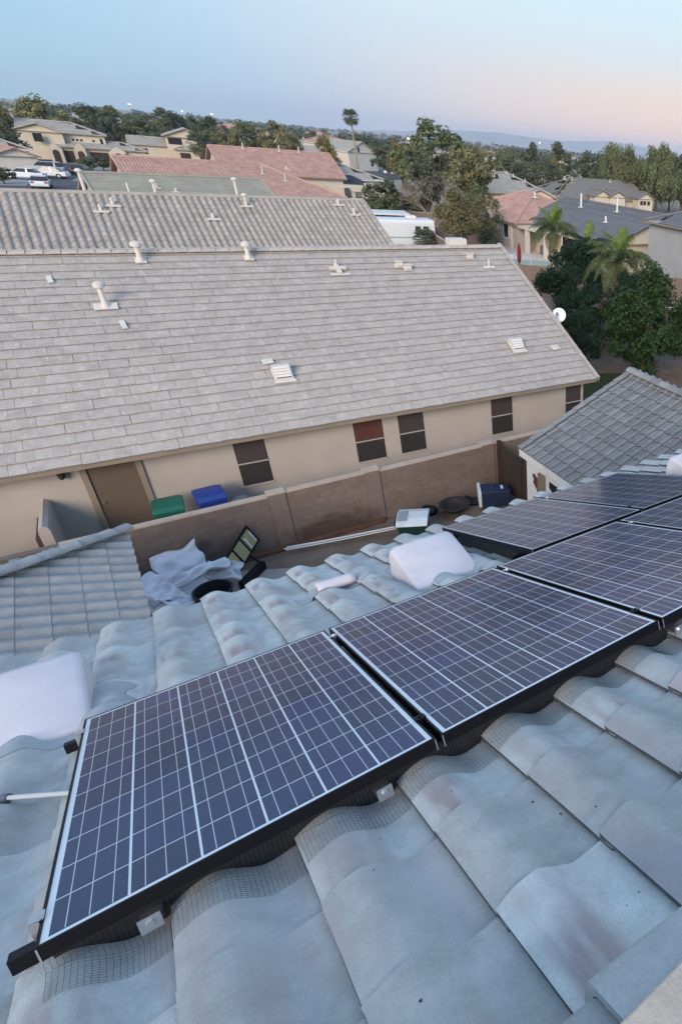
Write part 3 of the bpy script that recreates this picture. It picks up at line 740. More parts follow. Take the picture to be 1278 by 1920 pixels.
# ------------------------------------------------------------------ roof vents and bits on our roof
def hood(label, u0, u1, v_back=-0.55, v_front=-1.0, hf=0.115):
    t = thing('roof_vent', label, 'roof vent', rp((u0 + u1) / 2, -0.8, -0.13), group='white hood vents on our roof')
    bm = bmesh.new()
    def P_(u, v, h): return bm.verts.new(rp(u, v, h))
    e = 0.015
    low = -0.165
    ring = []
    prof_ = [(v_back, low), (v_back, -0.115), (v_back - 0.06, -0.085), (v_front + 0.05, hf - 0.008), (v_front, hf - 0.002), (v_front - 0.045, hf - 0.03), (v_front - 0.15, low)]
    cols = [u0 + e * 0, u0 + 0.035, u0 + (u1 - u0) * .5, u1 - 0.035, u1]
    vs_ = []
    for ci, u in enumerate(cols):
        vs_.append([P_(u, v, h - (0.022 if ci in (0, 4) and 1 < pi < 6 else 0.0) + (0.006 if ci == 2 and 1 < pi < 6 else 0)) for pi, (v, h) in enumerate(prof_)])
    for c in range(4):
        for i in range(len(prof_) - 1): bm.faces.new((vs_[c][i], vs_[c][i + 1], vs_[c + 1][i + 1], vs_[c + 1][i]))
    bm.faces.new(vs_[0]); bm.faces.new(list(reversed(vs_[4])))
    bmesh.ops.recalc_face_normals(bm, faces=bm.faces)
    me = bpy.data.meshes.new('hood'); inv = WM[t].inverted()
    for v in bm.verts: v.co = inv @ v.co
    bm.to_mesh(me); bm.free(); me.materials.append(PRIMER); me.shade_smooth(); me.set_sharp_from_angle(angle=R(50))
    o = bpy.data.objects.new('hood', me); link(o, t); WM[o] = WM[t]
    b = o.modifiers.new('b', 'BEVEL'); b.width = 0.014; b.segments = 3; b.limit_method = 'ANGLE'; b.angle_limit = R(40)
    # flashing pan following the tiles
    m = MB(); nu, nv = 44, 16; r = random.Random(int(u0 * 100))
    ua, ub, va, vb = u0 - 0.15, u1 + 0.15, v_front - 0.10, v_back + 0.10
    for i in range(nu + 1):
        for j in range(nv + 1):
            u = ua + (ub - ua) * i / nu; v = va + (vb - va) * j / nv
            if i == 0: u += 0.02 * math.sin(j * 1.7)
            if i == nu: u += 0.025 * math.sin(j * 1.3 + 1)
            if j == nv: v += 0.012 * math.sin(i * .9)
            m.v.append(tuple(rp(u, v, surf_h(u, v) + 0.006)))
    for i in range(nu):
        for j in range(nv):
            a_ = i * (nv + 1) + j; m.f.append((a_, a_ + 1, a_ + nv + 2, a_ + nv + 1))
    pan = m.build('flashing', FLASH, t, smooth=50, w=True, fix=False)
    return t
FLASH = pmat('primed_flashing', (0.40, 0.42, 0.43), 0.65, var=0.1, scale=6, wear=(0.62, 0.60, 0.61), wear_scale=5, bump=0.1)
hood('square white hood vent between the panel rows, above the yard bin', 1.67, 2.14, -0.54, -1.0)
hood('big white hood vent at the left edge of our roof', -0.60, -0.03, -0.30, -0.86, 0.13)
hood('white hood vent at the right edge of the photo beyond the far panel', 4.66, 5.15, -0.75, -1.20, 0.10)
# half-round white cap left of the square vent
t = thing('pipe_cap', 'small white half-round cap lying on the tiles left of the square vent', 'roof cap', rp(1.33, -1.32, -0.14))
m = MB(); seg = 10; n = 7
for i in range(n):
    u = 1.20 + 0.265 * i / (n - 1); r_ = 0.062 - 0.006 * (i / (n - 1))
    for k in range(seg + 1):
        a_ = math.pi * (k / seg) * 1.15 - 0.24; m.v.append(tuple(rp(u, -1.36 + r_ * math.cos(a_) * 1.05, -0.105 + r_ * math.sin(a_))))
for i in range(n - 1):
    for k in range(seg): a_ = i * (seg + 1) + k; m.f.append((a_, a_ + 1, a_ + seg + 2, a_ + seg + 1))
o = m.build('cap', PRIMER, t, smooth=60, w=True); s_ = o.modifiers.new('s', 'SOLIDIFY'); s_.thickness = 0.006
m = MB(); nu, nv = 26, 6
for i in range(nu + 1):
    for j in range(nv + 1):
        u = 1.05 + 0.56 * i / nu; v = -1.44 + 0.17 * j / nv + 0.02 * math.sin(i * .7); m.v.append(tuple(rp(u, v, surf_h(u, v) + .006)))
for i in range(nu):
    for j in range(nv): a_ = i * (nv + 1) + j; m.f.append((a_, a_ + 1, a_ + nv + 2, a_ + nv + 1))
m.build('flashing', FLASH, t, smooth=50, w=True, fix=False)
# conduit left of the first panel
t = thing('conduit', 'thin pale conduit running under the left side of the nearest panel', 'conduit', rp(-0.4, 0.3, -0.1))
m = MB(); m.tube([rp(-1.0, -.52, -.085), rp(-0.5, .04, -.085), rp(-0.27, .295, -.085), rp(-.055, .535, -.082), rp(.12, .73, -.08)], 0.0095, 10); m.build('pipe', pmat('grey_conduit', (0.52, 0.55, 0.56), 0.5, var=.06), t, smooth=60, w=True)
m = MB(); m.tube([rp(-.245, .322, -.085), rp(-.225, .345, -.085)], .0165, 10); m.box(-.27, -.23, -.40, -.26, -.112, -.106, frame(rp(0, 0, 0), (1, 0, 0), (0, CP, -SP))); m.build('strap', PLASTIC_GR, t, w=True)
# beige board on the ridge, loose broken tile, specks
o = MB(); o.box(0.55, 2.4, -2.98, -2.672, 1.150, 1.168)
brd = o.build('board', pmat('beige_board', (0.46, 0.41, 0.34), 0.8, var=0.15, scale=9, bump=0.2), bevel=0.004); tag(brd, 'beige board lying along the ridge in the bottom right corner', 'board')
def specks(name, label, mat, seed, n, size):
    m = MB(); r = random.Random(seed)
    for i in range(n):
        u, v = r.uniform(0.5, 2.4), r.uniform(1.75, 2.65); p = rp(u, v, surf_h(u, v) + .003); s = size * r.uniform(.5, 1.3)
        q = [p + Vector((r.uniform(-1, 1), r.uniform(-1, 1), r.uniform(-.2, .6))) * s for _ in range(6)]
        m.add(q, [(0, 1, 2), (0, 2, 3), (0, 3, 4), (0, 4, 1), (5, 2, 1), (5, 3, 2), (5, 4, 3), (5, 1, 4)])
    o = m.build(name, mat); tag(o, label, 'debris', kind='stuff')
specks('dark_grit', 'dark grit specks scattered on the near roof tiles', PLASTIC_K, 4, 26, 0.0038)
specks('white_grit', 'white paint flecks scattered on the near roof tiles', PVC, 9, 18, 0.0035)

# ------------------------------------------------------------------ neighbour's long house (flat concrete tiles)
TH = math.atan(-0.04)
n1 = thing('neighbour_house', "tan stucco neighbour's house with long taupe flat-tile roof across the yard", 'house', (6.0, 15.13, NZ), TH)
EZ, RZ_, EY, RY = -4.81 - NZ, -1.36 - NZ, -0.52, 6.81          # eave, ridge in local coordinates
SL = math.hypot(RY - EY, RZ_ - EZ); C1, S1 = (RY - EY) / SL, (RZ_ - EZ) / SL
X0, X1 = -11.2, 7.76
F1 = frame((X1, RY, RZ_ - 0.05), (-1, 0, 0), (0, -C1, -S1))     # u to the left, d down the slope
F1b = frame((X0, RY, RZ_ - 0.05), (1, 0, 0), (0, C1, -S1))
m = MB(); m.box(0.03, X1 - X0, 0.05, SL - 0.03, -0.12, -0.012, F1); roof1 = m.build('roof', DECK, n1)
FW, FE = 0.305, 0.345
def flat_tile(seed):
    m = MB(); r = random.Random(seed); j = lambda: r.uniform(-.004, .004)
    m.add([(.001, j(), .046), (FW - .001, j(), .046), (FW - .001, -.20, .027), (FW - .001, -.42, .006), (.001, -.42, .006), (.001, -.2, .027), (.001, 0, .006), (FW - .001, 0, .006)],
          [(0, 1, 2, 5), (5, 2, 3, 4), (0, 6, 7, 1), (0, 5, 4, 6), (1, 7, 3, 2)])
    return m
FTM = [flat_tile(i) for i in range(4)]; ftm = [t.mesh('roof_tile', FLAT) for t in FTM]
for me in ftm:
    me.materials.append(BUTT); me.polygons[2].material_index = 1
nk = int(SL / FE); ft = []
for k in range(nk + 1):
    for j in range(int((X1 - X0) / FW) + 1):
        u = FW * j - (FW / 2 if k % 2 else 0); d = SL - FE * k
        if u + FW > X1 - X0 + .1: continue
        ft.append((WM[n1] @ F1 @ Matrix.Translation((max(u, -.01) + rng.uniform(-.004, .004), d + rng.uniform(-.008, .008), rng.uniform(0, .006))) @ Matrix.Rotation(rng.uniform(-.01, .01), 4, 'Z'), rng.randrange(4)))
ft.sort(key=lambda t: (t[0].translation - CAM).length + (30 if t[0].translation.x < -2.2 else 0))
for M, var in ft[:300]: place('roof_tile', ftm[var], roof1, M)
rest = MB()
for M, var in ft[300:]: rest.add([M @ Vector(p) for p in FTM[var].v], FTM[var].f)
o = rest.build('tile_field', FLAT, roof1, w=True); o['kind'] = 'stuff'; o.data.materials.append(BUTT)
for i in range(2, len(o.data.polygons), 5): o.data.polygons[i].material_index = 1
m = MB(); slope_surface(m, F1b, X1 - X0, SL, barrel=False, course=FE); o = m.build('far_slope_tiles', FLAT, roof1, fix=False); o['kind'] = 'stuff'
cm1 = cap_mesh(FLAT, 0.16, 0.085, 0.43)
for j in range(51):
    place('ridge_tile', cm1, roof1, WM[n1] @ axis_frame((X1 - 0.02 - 0.37 * j, RY, RZ_ - 0.01), (-1, 0, 0)) @ Matrix.Rotation(rng.uniform(-.02, .02), 4, 'Z'))
m = MB(); m.add([(-.10, 0, .075), (.055, 0, .075), (.055, -.4, .055), (-.10, -.4, .055), (-.10, 0, .05), (.055, 0, .05), (.055, -.4, .03), (-.10, -.4, .03)], [(0, 1, 2, 3), (4, 7, 6, 5), (0, 4, 5, 1), (1, 5, 6, 2), (2, 6, 7, 3), (3, 7, 4, 0)])
m.add([(-.10, 0, .05), (-.085, 0, .05), (-.085, -.4, .03), (-.10, -.4, .03), (-.10, 0, -.13), (-.085, 0, -.13), (-.085, -.4, -.15), (-.10, -.4, -.15)], [(0, 1, 2, 3), (4, 7, 6, 5), (0, 4, 5, 1), (1, 5, 6, 2), (2, 6, 7, 3), (3, 7, 4, 0)])
rk1 = m.mesh('rake_tile', FLAT)
for k in range(nk + 1): place('rake_tile', rk1, roof1, WM[n1] @ F1 @ Matrix.Translation((0.0, SL - FE * k, .02)))
# walls, eave board
m = MB(); m.prism([(0, -0.5), (0, EZ + 0.13), (RY, RZ_ - 0.22), (2 * RY, EZ + 0.13), (2 * RY, -0.5)], 'x', -11.0, 7.50); m.build('wall', STUC, n1)
m = MB(); m.box(X0, X1, EY + .02, EY + .06, EZ - .16, EZ - .03); m.build('fascia', TRIM, n1)
m = MB(); m.box(X0, X1, EY + .062, -0.002, EZ - .10, EZ - .07); m.build('soffit', STUC, n1)
def screen_window(x0, x1, z1, z0, upper=SCREEN2, lab=None):
    wdw = MB().box(x0, x1, -.012, .05, z0, z1).build('window', SCREEN, n1)
    MB().box(x0 + .02, x1 - .02, -.020, -.0125, (z0 + z1) / 2 + .03, z1 - .02).build('upper_screen', upper, wdw)
    MB().box(x0 + .02, x1 - .02, -.020, -.0125, z0 + .02, (z0 + z1) / 2 - .03).build('lower_screen', SCREEN, wdw)
    MB().box(x0, x1, -.028, -.0125, (z0 + z1) / 2 - .018, (z0 + z1) / 2 + .018).build('rail', pmat('window_rail', (0.40, 0.37, 0.34), 0.6), wdw)
    MB().box(x0 - .02, x1 + .02, -.04, -.001, z0 - .05, z0 - .003).build('sill', STUC, wdw)
RED_SCR = pmat('reddish_sun_screen', (0.10, 0.038, 0.032), 0.6, var=0.1)
for a_, b_, t_ in ((-3.64, -2.92, 0), (-0.62, 0.20, 1), (0.68, 1.46, 0), (3.78, 4.56, 0), (6.74, 7.38, 0)):
    screen_window(a_, b_, -5.14 - NZ - 0.012 * 0, -6.45 - NZ, RED_SCR if t_ else SCREEN2)
d_ = MB().box(-6.62, -5.70, -.01, .04, 0.0, -5.06 - NZ).build('door', DOOR, n1)
m = MB(); m.box(-6.74, -6.62, -.05, .02, 0, -4.96 - NZ); m.box(-5.70, -5.58, -.05, .02, 0, -4.96 - NZ); m.box(-6.62, -5.70, -.05, .02, -5.06 - NZ, -4.96 - NZ); m.build('door_frame', TRIM, n1)
MB().lathe([(.028, 0), (.03, .03), (.018, .05)], 10, Matrix.Translation((-6.53, -.012, 0.98)) @ Matrix.Rotation(R(90), 4, 'X')).build('handle', SILVER, d_)
MB().lathe([(.025, 0), (.025, .015)], 10, Matrix.Translation((-6.53, -.012, 1.25)) @ Matrix.Rotation(R(90), 4, 'X')).build('deadbolt', SILVER, d_)
m = MB(); m.lathe([(.02, -.14), (.06, -.1), (.075, .02), (.06, .06), (.01, .09)], 10, Matrix.Translation((-7.05, -.12, 1.95))); m.box(-7.09, -7.01, -.1, -.002, 1.9, 1.98); m.build('wall_lamp', DARKW, n1)
# wing wall with round cap and small gate at the left
m = MB(); m.prism([(-7.62, 0), (-7.62, 1.22), (-7.60, 1.32), (-7.52, 1.38), (-7.44, 1.32), (-7.42, 1.22), (-7.42, 0)], 'y', -1.45, -0.002); m.build('wing_wall', STUC, n1)
m = MB(); m.box(-7.72, -7.64, -1.35, -.25, 0.02, 1.05); m.box(-7.78, -7.725, -.5, -.42, .4, .46); m.box(-7.78, -7.725, -.5, -.42, .8, .86); m.build('side_gate', pmat('purple_brown_gate', (0.085, 0.05, 0.052), 0.8), n1)
# vents
def on1(x, y): return Vector((x, y, RZ_ - (RY - y) * S1 / C1))
TILT = Matrix.Rotation(math.atan2(S1, C1), 4, 'X')
def flange(m, p, w, l): m.box(-w / 2, w / 2, -l / 2, l / 2, .02, .042, Matrix.Translation(p) @ TILT)
def pipe_vent(p, h, r, w=.5, cap=True, nm='pipe_vent', mat=VENTP):
    o = MB(); flange(o, p, w, .26); o.lathe([(r * 1.9, .0), (r * 1.3, .10), (r, .18), (r, h)], 12, Matrix.Translation(p)); v = o.build(nm, mat, n1, smooth=50)
    if cap: MB().lathe([(r * .9, h - .02), (r * 2.1, h - .01), (r * 2.1, h + .09), (r * .5, h + .14)], 12, Matrix.Translation(p)).build('cap', mat, v, smooth=40)
pipe_vent(on1(-5.33, 4.50), .55, .062, .52)
pipe_vent(on1(-4.22, 6.36), .44, .068, .28)
pipe_vent(on1(-1.42, 6.38), .40, .064, .28)
def tee_vent(p, s=1.0):
    o = MB(); flange(o, p, .62 * s, .10); q = p + Vector((0, .25 * s, .1)); o.box(-.26 * s, .26 * s, -.05, .05, .04, .13, Matrix.Translation(q) @ TILT); o.box(-.07, .07, -.28 * s, .24 * s, .03, .12, Matrix.Translation(q) @ TILT); o.tube([q + Vector((0, .1, 0)), q + Vector((0, .1, .36 * s))], .035, 8); o.build('tee_vent', VENTP, n1)
tee_vent(on1(1.05, 5.45)); 
def small_cap(p, w=.34):
    o = MB(); flange(o, p, w, .2); o.box(-.11, .11, -.09, .09, .03, .17, Matrix.Translation(p)); o.box(-.14, .14, -.12, .12, .171, .20, Matrix.Translation(p)); o.build('vent_cap', VENTP, n1, bevel=.01)
small_cap(on1(3.18, 5.78)); small_cap(on1(3.42, 5.60), .3); small_cap(on1(6.08, 6.12), .28)
o = MB(); p = on1(6.6, 5.55); flange(o, p, .46, .16); o.tube([p, p + Vector((0, 0, .34))], .035, 8); o.build('pipe_vent', VENTP, n1)
def louvre_vent(p):
    M = Matrix.Translation(p) @ TILT
    b = MB(); b.box(-.25, .25, -.26, .28, .02, .042, M); b.prism([(-.20, .0425), (-.20, .07), (.10, .255), (.26, .20), (.26, .0425)], 'x', -.22, .22, M)
    v = b.build('louvre_vent', VENTP, n1, bevel=.008)
    for i in range(4):
        y = -.175 + .07 * i; z = .0855 + .0432 * i
        s = MB(); s.add([M @ Vector(q) for q in ((-.19, y, z + .012), (.19, y, z + .012), (.19, y + .05, z + .060), (-.19, y + .05, z + .060), (-.19, y + .004, z + .002), (.19, y + .004, z + .002))], [(0, 1, 2, 3), (0, 4, 5, 1)]); s.build('slat', WHITE, v)
        s = MB(); s.add([M @ Vector(q) for q in ((-.19, y - .018, z - .009), (.19, y - .018, z - .009), (.19, y + .004, z + .004), (-.19, y + .004, z + .004))], [(0, 1, 2, 3)]); s.build('slot', DECK, v)
    MB().box(-.28, .28, -.345, -.262, .022, .05, M).build('apron', VENTP, v)
louvre_vent(on1(-1.92, 1.36)); louvre_vent(on1(5.52, 1.38))
for x, y, w_, l_ in ((-2.15, 1.9, .28, .2), (-6.33, 5.66, .12, .3), (-5.08, 3.75, .12, .34), (6.95, 1.1, .3, .24)):
    m = MB(); m.box(-w_ / 2, w_ / 2, -l_ / 2, l_ / 2, .03, .046, Matrix.Translation(on1(x, y)) @ TILT @ Matrix.Rotation(.1, 4, 'Z')); m.build('patch_tile', pmat('pale_patch_tile', (0.60, 0.56, 0.51), 0.9), n1)
MB().box(-.35, .35, -.25, .25, -.1, .30, Matrix.Translation((5.95, RY + .25, RZ_))).build('chimney_box', VENTP, n1, bevel=.02)

# satellite dish on the gable end
t = thing('satellite_dish', "white satellite dish on a bent arm at the neighbour's gable edge", 'satellite dish', (14.35, 17.5, -4.0))
dm = Matrix.Translation((0.05, 0.30, 0.62)) @ Vector((-0.70, -0.62, 0.35)).to_track_quat('Z', 'Y').to_matrix().to_4x4()
o = MB(); seg = 24; pr = [(0.02, 0.0), (.12, .008), (.20, .03), (.28, .062)]
o.lathe(pr, seg, dm); d_ = o.build('dish', pmat('dish_white', (0.75, 0.78, 0.82), 0.5), t, smooth=40)
m = MB(); m.tube([dm @ Vector((0, -.27, .06)), dm @ Vector((0, -.2, .30)), dm @ Vector((0, -.02, .36))], .014, 6); m.box(-.04, .04, -.06, .06, .33, .40, dm); m.build('feed_arm', PLASTIC_GR, t)
m = MB(); m.tube([dm @ Vector((0, 0, -.01)), Vector((.12, .42, .50)), Vector((.16, .34, .2)), Vector((.0, .18, -.1))], .026, 8); m.build('mast', PVC, t, smooth=60)
m = MB(); m.box(-.16, .12, .10, .26, -.13, -.08); m.build('foot', PVC, t)

# ------------------------------------------------------------------ block wall between the yards
wl = thing('block_wall', 'brown block wall with pale cap between our yard and the tan house', 'wall', (5.0, 13.53, GZ))
BW, BH, BD = 0.40, 0.195, 0.16
bme = MB().box(.0025, BW - .0025, -BD / 2, BD / 2, .002, BH - .002).mesh('block', BLOCK)
bhalf = MB().box(.0025, BW / 2 - .0025, -BD / 2, BD / 2, .002, BH - .002).mesh('block', BLOCK)
capm = MB().box(.002, BW - .002, -BD / 2 - .012, BD / 2 + .012, 0, .045).mesh('cap_block', CAPB)
def wall_run(x0, x1, top, y=13.53):
    n = int(round((x1 - x0) / BW)); rows = 8
    for r_ in range(rows):
        z = top - .045 - BH * (r_ + 1)
        off = 0 if r_ % 2 else -BW / 2
        for i in range(n + (1 if off else 0)):
            x = x0 + off + BW * i
            if off and i == 0: place('block', bhalf, wl, Matrix.Translation((x0, y, z)))
            elif off and i == n: place('block', bhalf, wl, Matrix.Translation((x, y, z)))
            else: place('block', bme, wl, Matrix.Translation((x, y + rng.uniform(-.002, .002), z)))
    for i in range(n): place('cap_block', capm, wl, Matrix.Translation((x0 + BW * i, y, top - .045)))
    MB().box(x0, x0 + n * BW, y - BD / 2 + .006, y + BD / 2 - .006, GZ - .1, top - .05).build('core', MORTAR, wl, w=True)
wall_run(-1.4, 2.6, -6.00); wall_run(3.0, 5.0, -5.97); wall_run(5.4, 8.6, -6.0); wall_run(9.0, 14.2, -5.99)
def pillar(x, top):
    q = MB().box(x + .001, x + .399, 13.53 - .115, 13.53 + .115, GZ - .1, top - .05).build('pillar', BLOCK, wl, w=True)
    MB().box(x - .01, x + .41, 13.53 - .13, 13.53 + .13, top - .0495, top).build('pillar_cap', CAPB, q, w=True)
pillar(2.6, -5.93); pillar(5.0, -5.92); pillar(8.6, -5.94)
MB().box(-6, -1.41, 13.45, 13.61, GZ - .1, -6.02).build('wall_end', BLOCK, wl, w=True)
# timber edging and stains
o = MB().box(1.2, 5.3, 13.22, 13.36, GZ, GZ + .11).build('timber_edging', pmat('stained_timber', (0.12, 0.062, 0.04), 0.9, var=0.3, scale=4), bevel=.01); tag(o, 'reddish brown timber edging along the foot of the block wall', 'timber')
# wooden gate
gt = thing('yard_gate', 'dark brown wooden side gate between block wall and white wing', 'gate', (9.15, 11.9, GZ))
for i in range(19):
    MB().box(9.13, 9.155, 10.42 + .157 * i, 10.42 + .157 * i + .15, GZ + .05, (-6.0 if 10.42 + .157 * i > 12.0 else -6.12) + rng.uniform(-.01, .01)).build('board', DARKW, gt, w=True)
m = MB(); m.box(9.16, 9.20, 10.42, 13.40, -6.35, -6.25); m.box(9.16, 9.20, 10.42, 13.40, -7.35, -7.25); m.build('rail', DARKW, gt, w=True)
m = MB(); m.box(9.08, 9.20, 13.28, 13.40, GZ, -5.90); m.box(9.08, 9.20, 11.93, 12.03, GZ, -5.95); m.build('post', DARKW, gt, w=True)

# ------------------------------------------------------------------ bins and yard things
def wheelie_bin(label, loc, rz, body, lidm, h=1.0, w=.58, d=.66, tilt=None):
    t = thing('wheelie_bin', label, 'bin', loc, rz, group='wheelie bins')
    m = MB(); pts = []
    for z, s in ((0.0, .78), (.08, .80), (h * .9, 1.0), (h * .9, 1.06), (h * .96, 1.06)):
        for sx, sy in ((-1, -1), (1, -1), (1, 1), (-1, 1)):
            pts.append((sx * w / 2 * s, sy * d / 2 * s, z))
    fs = [(3, 2, 1, 0)]
    for k in range(4):
        for i in range(4): j = (i + 1) % 4; fs.append((k * 4 + i, k * 4 + j, k * 4 + 4 + j, k * 4 + 4 + i))
    fs.append((16, 17, 18, 19)); m.add(pts, fs); m.build('body', body, t, bevel=.02)
    m = MB(); a, b = w / 2 * 1.1, d / 2 * 1.1
    m.prism([(-b, h * .962), (-b * 1.02, h * 1.0), (-b * .7, h * 1.07), (0, h * 1.10), (b * .8, h * 1.08), (b * 1.05, h * 1.0), (b, h * .962)], 'x', -a, a)
    ld = m.build('lid', lidm, t, bevel=.025)
    m = MB(); m.tube([(-a * .8, b * 1.02, h * .97), (-a * .8, b * 1.25, h * 1.0), (a * .8, b * 1.25, h * 1.0), (a * .8, b * 1.02, h * .97)], .018, 8); m.build('handle', body, t)
    for s in (-1, 1): MB().lathe([(.05, -.03), (.12, -.028), (.12, .028), (.05, .03)], 16, Matrix.Translation((s * w * .45, d * .38, .12)) @ Matrix.Rotation(R(90), 4, 'Y')).build('wheel', TYRE, t)
    return t
wheelie_bin('green wheelie bin behind the block wall next to the brown door', (0.63, 14.42, NZ), R(-4), PLASTIC_G, PLASTIC_G, 1.0)
wheelie_bin('blue wheelie bin behind the block wall right of the green bin', (1.50, 14.46, NZ), R(3), PLASTIC_B, PLASTIC_B, 1.02)
t = thing('trash_can', 'small grey-blue round can behind the wall right of the blue bin', 'bin', (2.12, 14.25, NZ))
MB().lathe([(.19, 0), (.24, .72), (.255, .73), (.255, .76)], 20).build('body', PLASTIC_GR, t, smooth=40); MB().lathe([(.265, .762), (.265, .79), (.2, .83), (.06, .85)], 20).build('lid', PLASTIC_GR, t, smooth=40)
# pale-lidded cart box
t = thing('cart_box', 'dark green yard box with pale blue lid beside the white pipes', 'storage box', (5.68, 12.0, GZ), R(-28))
MB().prism([(-.33, 0), (-.40, .62), (.40, .62), (.33, 0)], 'x', -.36, .36).build('body', PLASTIC_DG, t, bevel=.02)
l_ = MB().prism([(-.45, .622), (-.45, .66), (-.2, .75), (.2, .75), (.45, .68), (.45, .622)], 'x', -.41, .41).build('lid', LIDW, t, bevel=.02)
MB().box(-.38, -.12, -.30, .22, .752, .758).build('worn_patch', pmat('grey_patch', (0.25, 0.29, 0.31), 0.6), l_)
m = MB(); m.tube([(-.415, -.18, .60), (-.47, -.18, .58), (-.47, .18, .58), (-.415, .18, .60)], .018, 6); m.build('handle', PLASTIC_K, t)
# white pipes by the wall
for i, (y0, dz) in enumerate(((13.14, .03), (13.06, .03), (13.10, .085))):
    m = MB(); m.tube([(2.62 + .03 * i, y0 - .02, GZ + .12 + dz), (3.9, y0 - .3 - .01 * i, GZ + .13 + dz), (5.35 - .04 * i, y0 - .62, GZ + .16 + dz)], .016, 8)
    o = m.build('pvc_pipe', PVC, smooth=60); tag(o, 'long thin white pipe of the bundle lying along the block wall', 'pipe', 'bundle of white pipes')
# fire bowl
t = thing('fire_bowl', 'round dark iron fire bowl on the ground near the block wall', 'fire bowl', (7.18, 12.62, GZ))
MB().lathe([(.10, .10), (.30, .16), (.40, .30), (.46, .315), (.46, .33), (.385, .325), (.28, .20), (.05, .16)], 28).build('bowl', IRON, t, smooth=40)
for k in range(3):
    a_ = 2.1 * k + .4; m = MB(); m.tube([(.22 * math.cos(a_), .22 * math.sin(a_), .2), (.36 * math.cos(a_), .36 * math.sin(a_), 0)], .018, 6); m.build('leg', IRON, t)
for k, (x, y, s) in enumerate(((6.55, 13.05, .22), (7.75, 13.0, .2), (7.95, 12.85, .16))):
    m = MB(); r_ = random.Random(k)
    pr = [(s * .9, 0), (s * 1.05, s * .35), (s * .8, s * .8), (s * .3, s * 1.05)]; m.lathe(pr, 11); m.v = [(a * r_.uniform(.75, 1.25), b * r_.uniform(.75, 1.25), c * r_.uniform(.8, 1.2)) for a, b, c in m.v]
    o = m.build('rubbish_bag', PLASTIC_K, smooth=60); o.location = (x, y, GZ)
    tag(o, ['crumpled black bag left of the fire bowl against the wall', 'crumpled black bag right of the fire bowl', 'small black bag between fire bowl and fallen navy bin'][k], 'bag')
# fallen navy bin
t = thing('fallen_bin', 'navy blue bin lying on its side near the gate', 'bin', (8.45, 12.45, GZ), R(-22))
m = MB(); pts = []
for x, s in ((-.42, 1.0), (.45, .80)):
    for sy, sz in ((-1, -1), (1, -1), (1, 1), (-1, 1)): pts.append((x, sy * .31 * s, .32 + sz * .30 * s))
m.add(pts, [(0, 1, 2, 3), (7, 6, 5, 4), (0, 4, 5, 1), (1, 5, 6, 2), (2, 6, 7, 3), (3, 7, 4, 0)]); m.build('body', PLASTIC_N, t, bevel=.03)
MB().box(-.52, -.425, -.33, .33, .10, .66).build('lid', LIDW, t, bevel=.03)
MB().box(.18, .25, -.10, .12, .592, .598).build('sticker', PVC, t)
# leaning framed panel (three yellowish panes)
t = thing('framed_panel', 'black framed panel with three yellowish panes leaning by the wall', 'panel', (1.72, 12.75, GZ), R(48))
FMx = Matrix.Translation((.1, 0, .36)) @ Matrix.Rotation(R(-14), 4, 'X') @ Matrix.Rotation(R(-14), 4, 'Y')
m = MB()
m.box(-.62, .62, -.02, .02, 0, .05, FMx); m.box(-.62, .62, -.02, .02, .51, .56, FMx)
for x in (-.62, -.22, .16, .57): m.box(x, x + .05, -.019, .019, .05, .51, FMx)
m.build('frame', BLACKM, t)
PANE = pmat('yellowish_pane', (0.40, 0.36, 0.19), 0.25, var=0.08, spec=0.5)
for x0, x1 in ((-.57, -.22), (-.17, .16), (.21, .57)):
    MB().box(x0, x1, -.006, .006, .05, .51, FMx).build('pane', PANE, t)
for x in (.26, .50): MB().box(x, x + .05, -.025, -.02, .1, .42, FMx).build('tape', PVC, t)
m = MB(); m.tube([(-.4, -.1, .02), (-.35, .25, .45)], .025, 6); m.tube([(.35, -.1, .02), (.3, .3, .5)], .025, 6); m.box(-.7, .2, -.32, -.18, .0, .22); m.build('stand', BLACKM, t)
# heap of white sheeting with a black tub
def sheet_blob(label, loc, size, seed, rz=0, mat=CLOTH, name='white_sheet'):
    bm = bmesh.new(); bmesh.ops.create_grid(bm, x_segments=18, y_segments=14, size=0.5); r = random.Random(seed)
    ph = [r.uniform(0, 6) for _ in range(6)]
    for v in bm.verts:
        x, y = v.co.x, v.co.y; e = 1 - max(abs(x), abs(y)) * 2
        z = .55 + .25 * math.sin(4 * x + ph[0]) * math.cos(3 * y + ph[1]) + .14 * math.sin(9 * x + 5 * y + ph[2]) + .08 * math.sin(13 * y - 7 * x + ph[3]) + .05 * abs(math.sin(17 * x + ph[4]))
        v.co.z = z * min(1, .25 + e * 2.4); v.co.x *= size[0]; v.co.y *= size[1]; v.co.z *= size[2]
    me = bpy.data.meshes.new(name); bm.to_mesh(me); bm.free(); me.materials.append(mat); me.shade_smooth(); me.set_sharp_from_angle(angle=R(28))
    o = bpy.data.objects.new(name, me); col.objects.link(o); o.location = loc; o.rotation_euler = (0, 0, rz); s = o.modifiers.new('s', 'SOLIDIFY'); s.thickness = .02
    tag(o, label, 'sheeting', 'heap of white sheeting')
